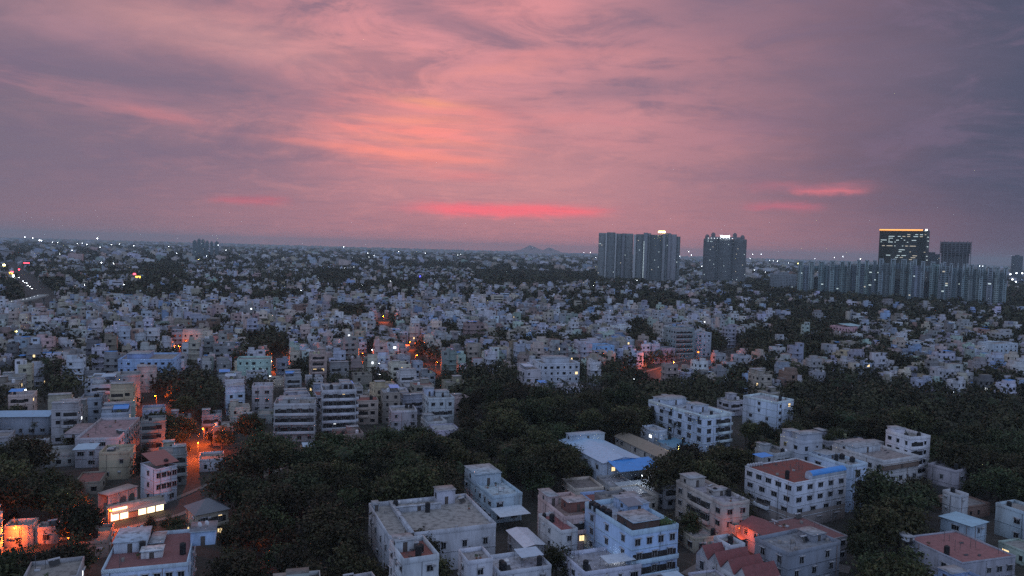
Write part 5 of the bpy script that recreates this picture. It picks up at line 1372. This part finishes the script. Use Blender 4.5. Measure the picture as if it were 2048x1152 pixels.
for (x, y, D) in lots(72, 86, 7600, 13500, 5, 3):
    px, py = project(x, y, 8)
    if px < -20 or px > 2070: continue
    a = TH + rad(random.gauss(0, 10)); far.at(x + random.uniform(-30, 30), y + random.uniform(-30, 30), 0, a); wall, _ = pick_paint()
    if random.random() < .45: far.box(0, 0, 0, random.uniform(30, 60), 30, random.uniform(9, 15), LEAF, jit((.034, .039, .018), .3))
    else: far.box(0, 0, 0, random.uniform(15, 55), random.uniform(14, 40), random.choice((9, 12, 15, 18, 24, 32)), PLASTER, wall, top=DECK, topcol=GREY_DECK)
far.at(); o = far.build("distant_houses"); o["kind"] = "stuff"

def far_forest():
    Vs, Cs = [], []; g = np.random.default_rng(5)
    for (x, y, D, kind, s) in far_trees:
        R, zt = {'wide': (6.6, 12), 'round': (4.4, 9.5), 'palm': (3.2, 12), 'slim': (1.8, 10)}[kind]; R, zt = R * s, zt * s
        n = 320 if D < 480 else 170 if D < 700 else 90 if D < 1000 else 46 if D < 2300 else 26; leaf = R * {320: .2, 170: .27, 90: .36, 46: .5, 26: .62}[n]
        u = g.normal(size=(n, 3)); u /= np.linalg.norm(u, axis=1)[:, None]; u[:, 2] = np.abs(u[:, 2]) * np.where(g.random(n) < .85, 1, -.5)
        lob = 1 + .22 * np.sin(3 * np.arctan2(u[:, 1], u[:, 0]) + g.random() * 6)
        if kind == 'palm': P = u * np.array([R, R, 1.4]) * g.random(n)[:, None] + np.array([0, 0, zt - 1.5])
        else: P = u * np.array([R, R, zt * .5]) * (g.uniform(.6, 1.0, n) * lob)[:, None] + np.array([0, 0, zt * .42])
        P = P + np.array([x, y, 0])
        nr = u + g.normal(size=(n, 3)) * .6; nr /= np.linalg.norm(nr, axis=1)[:, None]; t = np.cross(nr, g.normal(size=(n, 3))); t /= np.linalg.norm(t, axis=1)[:, None]; b = np.cross(nr, t)
        sc = leaf * g.uniform(.6, 1.25, n)[:, None]
        Vs.append(np.stack([P - t * sc * .55, P - b * sc * .42, P + t * sc * .6, P + b * sc * .4], axis=1).reshape(-1, 3))
        Cs.append(np.array((0.036, 0.039, 0.017))[None, :] * g.uniform(.6, 1.5) * g.uniform(.6, 1.4, n)[:, None])
        if D < 700:                                                     # the trunk
            for k in range(2):
                q = np.array([[x - .2, y, 0], [x + .2, y, 0], [x + .15, y + .1, zt * .5], [x - .15, y + .1, zt * .5]]) if k == 0 else np.array([[x, y - .2, 0], [x, y + .2, 0], [x, y + .15, zt * .5], [x, y - .15, zt * .5]])
                Vs.append(q); Cs.append(np.array([[.04, .035, .03]]))
    o = link("distant_trees", quads("distant_trees", np.concatenate(Vs), np.concatenate(Cs), LEAF)); o["kind"] = "stuff"
far_forest()
print("houses", built, "far", len(far_houses), "trees", count, "far trees", len(far_trees), "far faces", len(far.f))

# ------------------------------------------------------------------ lamps
LAMP_MESH = {}
def lamp_parts(mat, r, h):
    k = (mat.name, round(r, 2), round(h, 1))
    if k not in LAMP_MESH:
        p = MB(); p.cyl(0, 0, 0, h, .11, .07, 6, METAL, cap=False); p.tube((0, 0, h - .1), (0, -1.2, h + .15), .05, .04, 5, METAL); p.box(-.2, -1.75, h + .1, .2, -1.1, h + .24, METAL)
        b = bmesh.new(); bmesh.ops.create_icosphere(b, subdivisions=2, radius=r, matrix=Matrix.Translation((0, -1.4, h + .1 - r * .4))); me = bpy.data.meshes.new("lamp_head"); b.to_mesh(me); b.free(); me.materials.append(mat)
        LAMP_MESH[k] = (p.data("pole"), me)
    return LAMP_MESH[k]
def street_lamp(px, py, mat, h=7.5, r=.2, power=0, color=(1, .33, .05), label=None, rot=None):
    x, y = ground_at(px, py, h) if py > horizon_y(px) + 2 else (0, 1e6)
    if math.hypot(x, y) > 2700:                                        # on a mast or a roof nearer than the plain's edge
        d = ray(px, py); t = 2700 / math.hypot(d[0], d[1]); x, y, h = d[0] * t, d[1] * t, CAM_H + d[2] * t
    r = round(max(r, math.hypot(x, y) * .00021), 1) if power == 0 else r; h = round(h)
    pole, head = lamp_parts(mat, r, h)
    o = thing("street_lamp", "street lamp", x, y, 0, random.uniform(-.8, .8) if rot is None else rot, label); link("pole", pole, o); link("lamp_head", head, o)
    if power:
        l = bpy.data.lights.new("lamp_light", 'POINT'); l.energy = power * 2.2 if color == ORANGE else power; l.color = color; l.shadow_soft_size = .25
        q = bpy.data.objects.new("lamp_light", l); COL.objects.link(q); q.parent = o; q.location = (0, -1.7, h - .25)
    if not label: THINGS.append([o, x, y, h, 'lamp', None])
    return o
ORANGE = (1.0, .125, .010)
for (px, py, pw, r, lab) in ((42, 1046, 5200, .4, "brightest orange street lamp flooding the ground at the bottom left"), (217, 1013, 3500, .3, "orange street lamp at the left end of the arched porch"), (408, 852, 7000, .35, "orange street lamp blazing in the lane above the central wood"),
                             (396, 880, 6000, .2, "lower orange lamp in the bright lane left of the central wood"), (555, 718, 9000, .3, "orange street lamp glowing beside the mint green house"), (728, 704, 5000, .25, "small orange street lamp in the middle distance above the balcony block"),
                             (831, 708, 3600, .35, "orange street lamp left of the cabin topped white house and higher up"), (1347, 722, 14000, .3, "nearer orange street lamp on the main road"), (1394, 702, 16000, .55, "brighter farther orange street lamp on the main road"),
                             (1474, 1048, 260, .15, "orange lamp under the awning beside the long cream house"), (313, 788, 3000, .2, "faint orange street lamp before the small wood at the left"), (536, 790, 5000, .15, "orange lamp lighting the side of the orange lit house"),
                             (872, 722, 1800, .2, "orange lamp right of a palm in the middle distance"), (768, 631, 5000, .3, "small orange lamp far off above the middle of the city"), (820, 682, 3200, .2, "orange lamp reddening house fronts above the blue sheet roof"), (150, 1068, 250, .2, "small red orange lamp among the bottom left trees"), (215, 770, 4000, .15, "dim orange lamp behind the rose terrace house"), (360, 690, 4500, .15, "dim orange lamp far behind the azure block"), (545, 1095, 350, .15, "red orange lamp glimmering under the central wood")):
    street_lamp(px, py, LAMP_ORANGE, 6.5, r, pw, ORANGE, lab)
street_lamp(1358, 893, LAMP_YELLOW, 9, .5, 6000, (.95, .95, .6), "bright yellow white floodlight beside the flat blue shed")
WH = [(1179, 1027, .22, 150), (1237, 1110, .2, 80), (1283, 948, .2, 120), (1306, 946, .2, 120), (1368, 970, 0.12, 0), (250, 682, .3, 0), (316, 665, .25, 0), (305, 685, .25, 0), (259, 755, .3, 200), (250, 780, .3, 0), (55, 778, .3, 300), (209, 778, .3, 300), (635, 677, .3, 0), (650, 682, .3, 0), (575, 677, .3, 300), (777, 683, .3, 0), (520, 747, .35, 200), (541, 751, .35, 0),
      (718, 713, .28, 0), (758, 726, .25, 0), (748, 776, .25, 0), (752, 748, .2, 0), (762, 748, .2, 0), (1168, 697, .28, 0), (1079, 708, .25, 0), (1180, 745, .3, 300), (1266, 757, .35, 200), (1425, 717, .3, 0), (1378, 613, .5, 0), (1412, 607, .35, 0), (1520, 665, .4, 0), (1452, 679, .3, 0), (1446, 662, .3, 0), (1783, 637, .6, 0), (1891, 624, .6, 0), (1556, 625, .4, 0), (1707, 642, .35, 0),
      (1611, 568, .6, 0), (1733, 574, .9, 0), (1774, 577, .5, 0), (1833, 582, .5, 0), (1896, 584, .5, 0), (2008, 579, .4, 0), (1822, 607, .3, 0), (1629, 602, .35, 0), (747, 699, .28, 0), (832, 585, .0, 0), (818, 552, .5, 0), (870, 553, .45, 0), (780, 562, .4, 0), (725, 571, .35, 0), (708, 534, .9, 0), (655, 535, .5, 0), (662, 536, .4, 0), (690, 536, .4, 0), (755, 541, .4, 0), (818, 530, .7, 0), (820, 533, .5, 0), (736, 506, .7, 0), (738, 514, .6, 0), (748, 511, .6, 0), (851, 506, .7, 0), (915, 510, .6, 0), (922, 509, .5, 0), (725, 621, .35, 0), (686, 632, .35, 0), (603, 631, .3, 0), (559, 623, .3, 0), (568, 623, .3, 0), (602, 581, .3, 0), (815, 655, .3, 0), (895, 640, .3, 0), (1060, 562, .0, 0),
      (195, 477, 1.4, 0), (80, 480, 1.5, 0), (84, 481, 1.2, 0), (66, 476, .9, 0), (51, 474, .9, 0), (145, 501, .8, 0), (174, 489, .9, 0), (223, 489, .8, 0), (268, 491, .8, 0), (200, 494, .7, 0), (85, 506, .9, 0), (203, 525, 1.1, 0), (228, 527, 1.3, 0), (123, 537, .9, 0), (162, 523, .6, 0), (172, 532, .6, 0), (298, 528, 1.2, 0), (305, 528, 1.0, 0), (346, 527, .5, 0), (352, 527, .5, 0), (360, 527, .5, 0), (437, 490, .8, 0), (452, 500, .8, 0), (414, 512, .6, 0), (338, 493, .6, 0), (210, 637, .5, 0), (203, 643, .4, 0), (157, 666, .35, 0), (452, 646, .5, 0), (377, 623, .4, 0), (169, 570, .4, 0), (150, 570, .4, 0), (238, 566, .4, 0), (250, 569, .4, 0), (279, 540, .5, 0), (287, 539, .5, 0), (120, 508, .6, 0), (116, 485, .6, 0), (155, 487, .6, 0), (165, 486, .6, 0), (105, 484, .6, 0), (240, 488, .5, 0),
      (1120, 561, .5, 0), (1187, 571, .4, 0), (1192, 515, .7, 0), (1168, 505, .5, 0), (1181, 505, .5, 0), (1360, 512, .8, 0), (1382, 510, .8, 0), (1377, 503, .8, 0), (1404, 532, .7, 0), (1408, 542, .6, 0), (1505, 508, .8, 0), (1522, 508, .8, 0), (1508, 540, .7, 0), (1500, 517, .6, 0), (1530, 544, .6, 0), (1549, 545, .9, 0), (1563, 545, .8, 0), (1586, 546, .8, 0), (1548, 551, .9, 0), (1539, 521, .5, 0), (1547, 521, .5, 0), (1555, 522, .5, 0), (1577, 526, .6, 0), (1668, 515, .6, 0), (1685, 513, .7, 0), (1720, 518, 1.0, 0), (1630, 517, .6, 0), (1959, 532, 1.0, 0), (1966, 532, 1.0, 0), (2021, 548, 1.6, 0), (2033, 546, 1.5, 0), (2044, 546, 1.5, 0), (2024, 558, 1.7, 0), (2031, 563, 1.4, 0)]
for (px, py, r, pw) in WH:
    if r <= 0: continue
    h = 7 if py > 600 else 11
    if py - horizon_y(px) < 26 and py < 520: h = 16
    street_lamp(px, py, LAMP_WHITE, h, r, pw, (.85, .93, 1.0))
for k in range(12):                                                    # the city's farthest lamps
    px = random.uniform(0, 2048); py = horizon_y(px) + 5 + abs(random.gauss(0, 22))
    street_lamp(px, py, random.choice((LAMP_WHITE, LAMP_WHITE, LAMP_WHITE, LAMP_YELLOW)), 14, max(.25, min(.9, 30 / (py - horizon_y(px)) * .5)))
def sign(px, py, w, h, z, mat, label, name="lit_sign", cat="sign"):
    x, y = ground_at(px, py, z); o = thing(name, cat, x, y, 0, math.atan2(-x, y), label)
    q = MB(); q.box(-w / 2, -.2, z - h / 2, w / 2, 0, z + h / 2, mat, bottom=True); q.build("panel", o)
    q = MB(); q.cyl(-w * .3, .2, 0, z, .15, .15, 6, METAL, cap=False); q.cyl(w * .3, .2, 0, z, .15, .15, 6, METAL, cap=False); q.build("post", o)
sign(22, 548, 5, 6, 12, LAMP_AMBER, "amber lit sign beside the avenue at the left edge")
sign(24, 544, 4, 2.5, 16, LAMP_RED, "red lit sign above the amber one at the left edge")
sign(27, 555, 1.2, 9, 9, LAMP_WHITE, "upright white lit sign strip by the left avenue")
sign(38, 539, 2.5, 2.5, 14, LAMP_RED, "small round red sign right of the avenue signs")
sign(8, 530, 4, 3, 16, LAMP_YELLOW, "yellow lit sign at the far left edge")
sign(53, 526, 10, 1.8, 18, LAMP_RED, "curved pink red rooftop sign far left")
sign(276, 554, 7, 3, 14, LAMP_AMBER, "amber lit sign with red top among dark trees left of centre")
sign(269, 548, 4, 2.5, 17, LAMP_RED, "small red sign on top of the amber sign")
sign(840, 554, 3.2, 5, 11, LAMP_BLUE, "deep blue lit sign in the middle of the far city")
sign(1597, 527, 5, 4, 40, LAMP_YELLOW, "yellow green lit sign at the left end of the slab row")
sign(1507, 585, 3, 1.5, 8, LAMP_YELLOW, "small yellow lit sign below the turreted tower")
sign(1501, 641, 1.2, 1.2, 8, LAMP_BLUE, "tiny violet sign at the edge of the right hand trees")
sign(25, 664, 7, 1.3, 8, LAMP_YELLOW, "yellow lit frontage at the left edge in the middle distance")
sign(1905, 724, .5, 5, 6, LAMP_AMBER, "upright golden light strip among the right hand trees")
sign(984, 612, 1.2, 3, 9, LAMP_YELLOW, "small yellow lit sign in the middle distance right of centre")
for k, (px, py) in enumerate(((1932, 724), (1931, 731), (1932, 756), (1932, 763), (1947, 760), (1938, 774), (1906, 783), (1921, 818), (1066, 831), (747, 920), (960, 850))):
    street_lamp(px, py, LAMP_WHITE, 5, .11, 0)

# traffic on the left avenue
def car(px, py, k):
    x, y = ground_at(px, py, .7); o = thing("car", "car", x, y, 0, math.atan2(-x, y) + math.pi + .5, f"{ORD[k]} lit car from the front of the queue on the left avenue", "cars queued on the left avenue")
    c = random.choice(((.4, .4, .42), (.08, .08, .09), (.3, .05, .05)))
    q = MB(); q.prism([(-.85, -2.1), (.85, -2.1), (.9, 2.1), (-.9, 2.1)], .3, .85, SHEET, c, bottom=True); q.build("body", o)
    q = MB(); q.prism([(-.75, -1.3), (.75, -1.3), (.75, .8), (-.75, .8)], .85, 1.45, GLASS, c, top=SHEET); q.build("cabin", o)
    for sx_ in (-.85, .85):
        for sy_ in (-1.3, 1.3):
            q = MB(); q.tube((sx_ - .1, sy_, .32), (sx_ + .1, sy_, .32), .32, .32, 10, PLASTIC, (.02, .02, .02)); q.build("wheel", o)
        q = MB(); q.box(sx_ * .7 - .28, 2.08, .5, sx_ * .7 + .28, 2.2, .95, LAMP_WHITE); q.build("headlight", o)
for k, (px, py) in enumerate(((62, 577), (58, 573), (54, 571), (52, 566), (48, 565), (45, 562), (36, 555), (33, 571))): car(px, py, k)

# ------------------------------------------------------------------ labels from what stands near
def describe():
    LM = [dict(p=project(L['cx'], L['cy'], L['h'] * .7), **L) for L in LANDMARKS]
    groups = {}
    for rec in THINGS:
        o, x, y, z, kind, look = rec; px, py = project(x, y, z)
        best = min(LM, key=lambda L: math.hypot(px - L['p'][0], (py - L['p'][1]) * 1.6)); dx_, dy_ = px - best['p'][0], py - best['p'][1]
        rel = ("left of" if dx_ < 0 else "right of") if abs(dx_) > 1.3 * abs(dy_) else ("behind" if dy_ < 0 else "before")
        k = {'wide': 'spreading', 'round': 'leafy', 'slim': 'slim'}.get(kind, kind)
        groups.setdefault((k, rel, best['phrase']), []).append((math.hypot(dx_, dy_), o, look))
    W_ = ["nearest", "second nearest", "third nearest", "fourth nearest", "fifth nearest", "sixth nearest", "seventh nearest", "eighth nearest", "ninth nearest", "tenth nearest", "eleventh nearest", "twelfth nearest", "thirteenth nearest", "fourteenth nearest", "fifteenth nearest",
          "sixteenth nearest", "seventeenth nearest", "eighteenth nearest", "nineteenth nearest", "twentieth nearest"] + [f"{n}th nearest" for n in range(21, 200)]
    for (k, rel, ph), lst in groups.items():
        lst.sort(key=lambda t: t[0])
        for i, (_, o, look) in enumerate(lst):
            if k == 'house':
                lab = f"{look}, {W_[i].split()[0]} {rel} {ph}".replace(' storey house with ', ' storey house, ')
            elif k == 'lamp':
                lab = f"small white street light, {W_[i]} {rel} {ph}"; o["group"] = "white street lights over the city"
            elif k == 'palm':
                lab = f"palm tree, {W_[i]} {rel} {ph}"; o["group"] = "palms among the houses"
            else:
                lab = {'spreading': "dark spreading tree", 'leafy': "dark round leafy tree", 'slim': "slim upright tree"}[k] + f", {W_[i]} {rel} {ph}"; o["group"] = "dark trees of the city"
            o["label"] = lab
describe()

# ------------------------------------------------------------------ haze
def haze():
    m = bpy.data.materials.new("haze"); m.use_nodes = True; nt = m.node_tree; nt.nodes.clear()
    v = nt.nodes.new("ShaderNodeVolumePrincipled"); v.inputs['Color'].default_value = (0.66, 0.80, 0.84, 1); v.inputs['Density'].default_value = 0.000075; v.inputs['Anisotropy'].default_value = 0.0
    o_ = nt.nodes.new("ShaderNodeOutputMaterial"); nt.links.new(v.outputs[0], o_.inputs['Volume'])
    q = MB(); q.box(-17100, -2100, -1.0, 17100, 17100, 165.0, m, bottom=True); o = q.build("haze"); o["kind"] = "stuff"
haze()
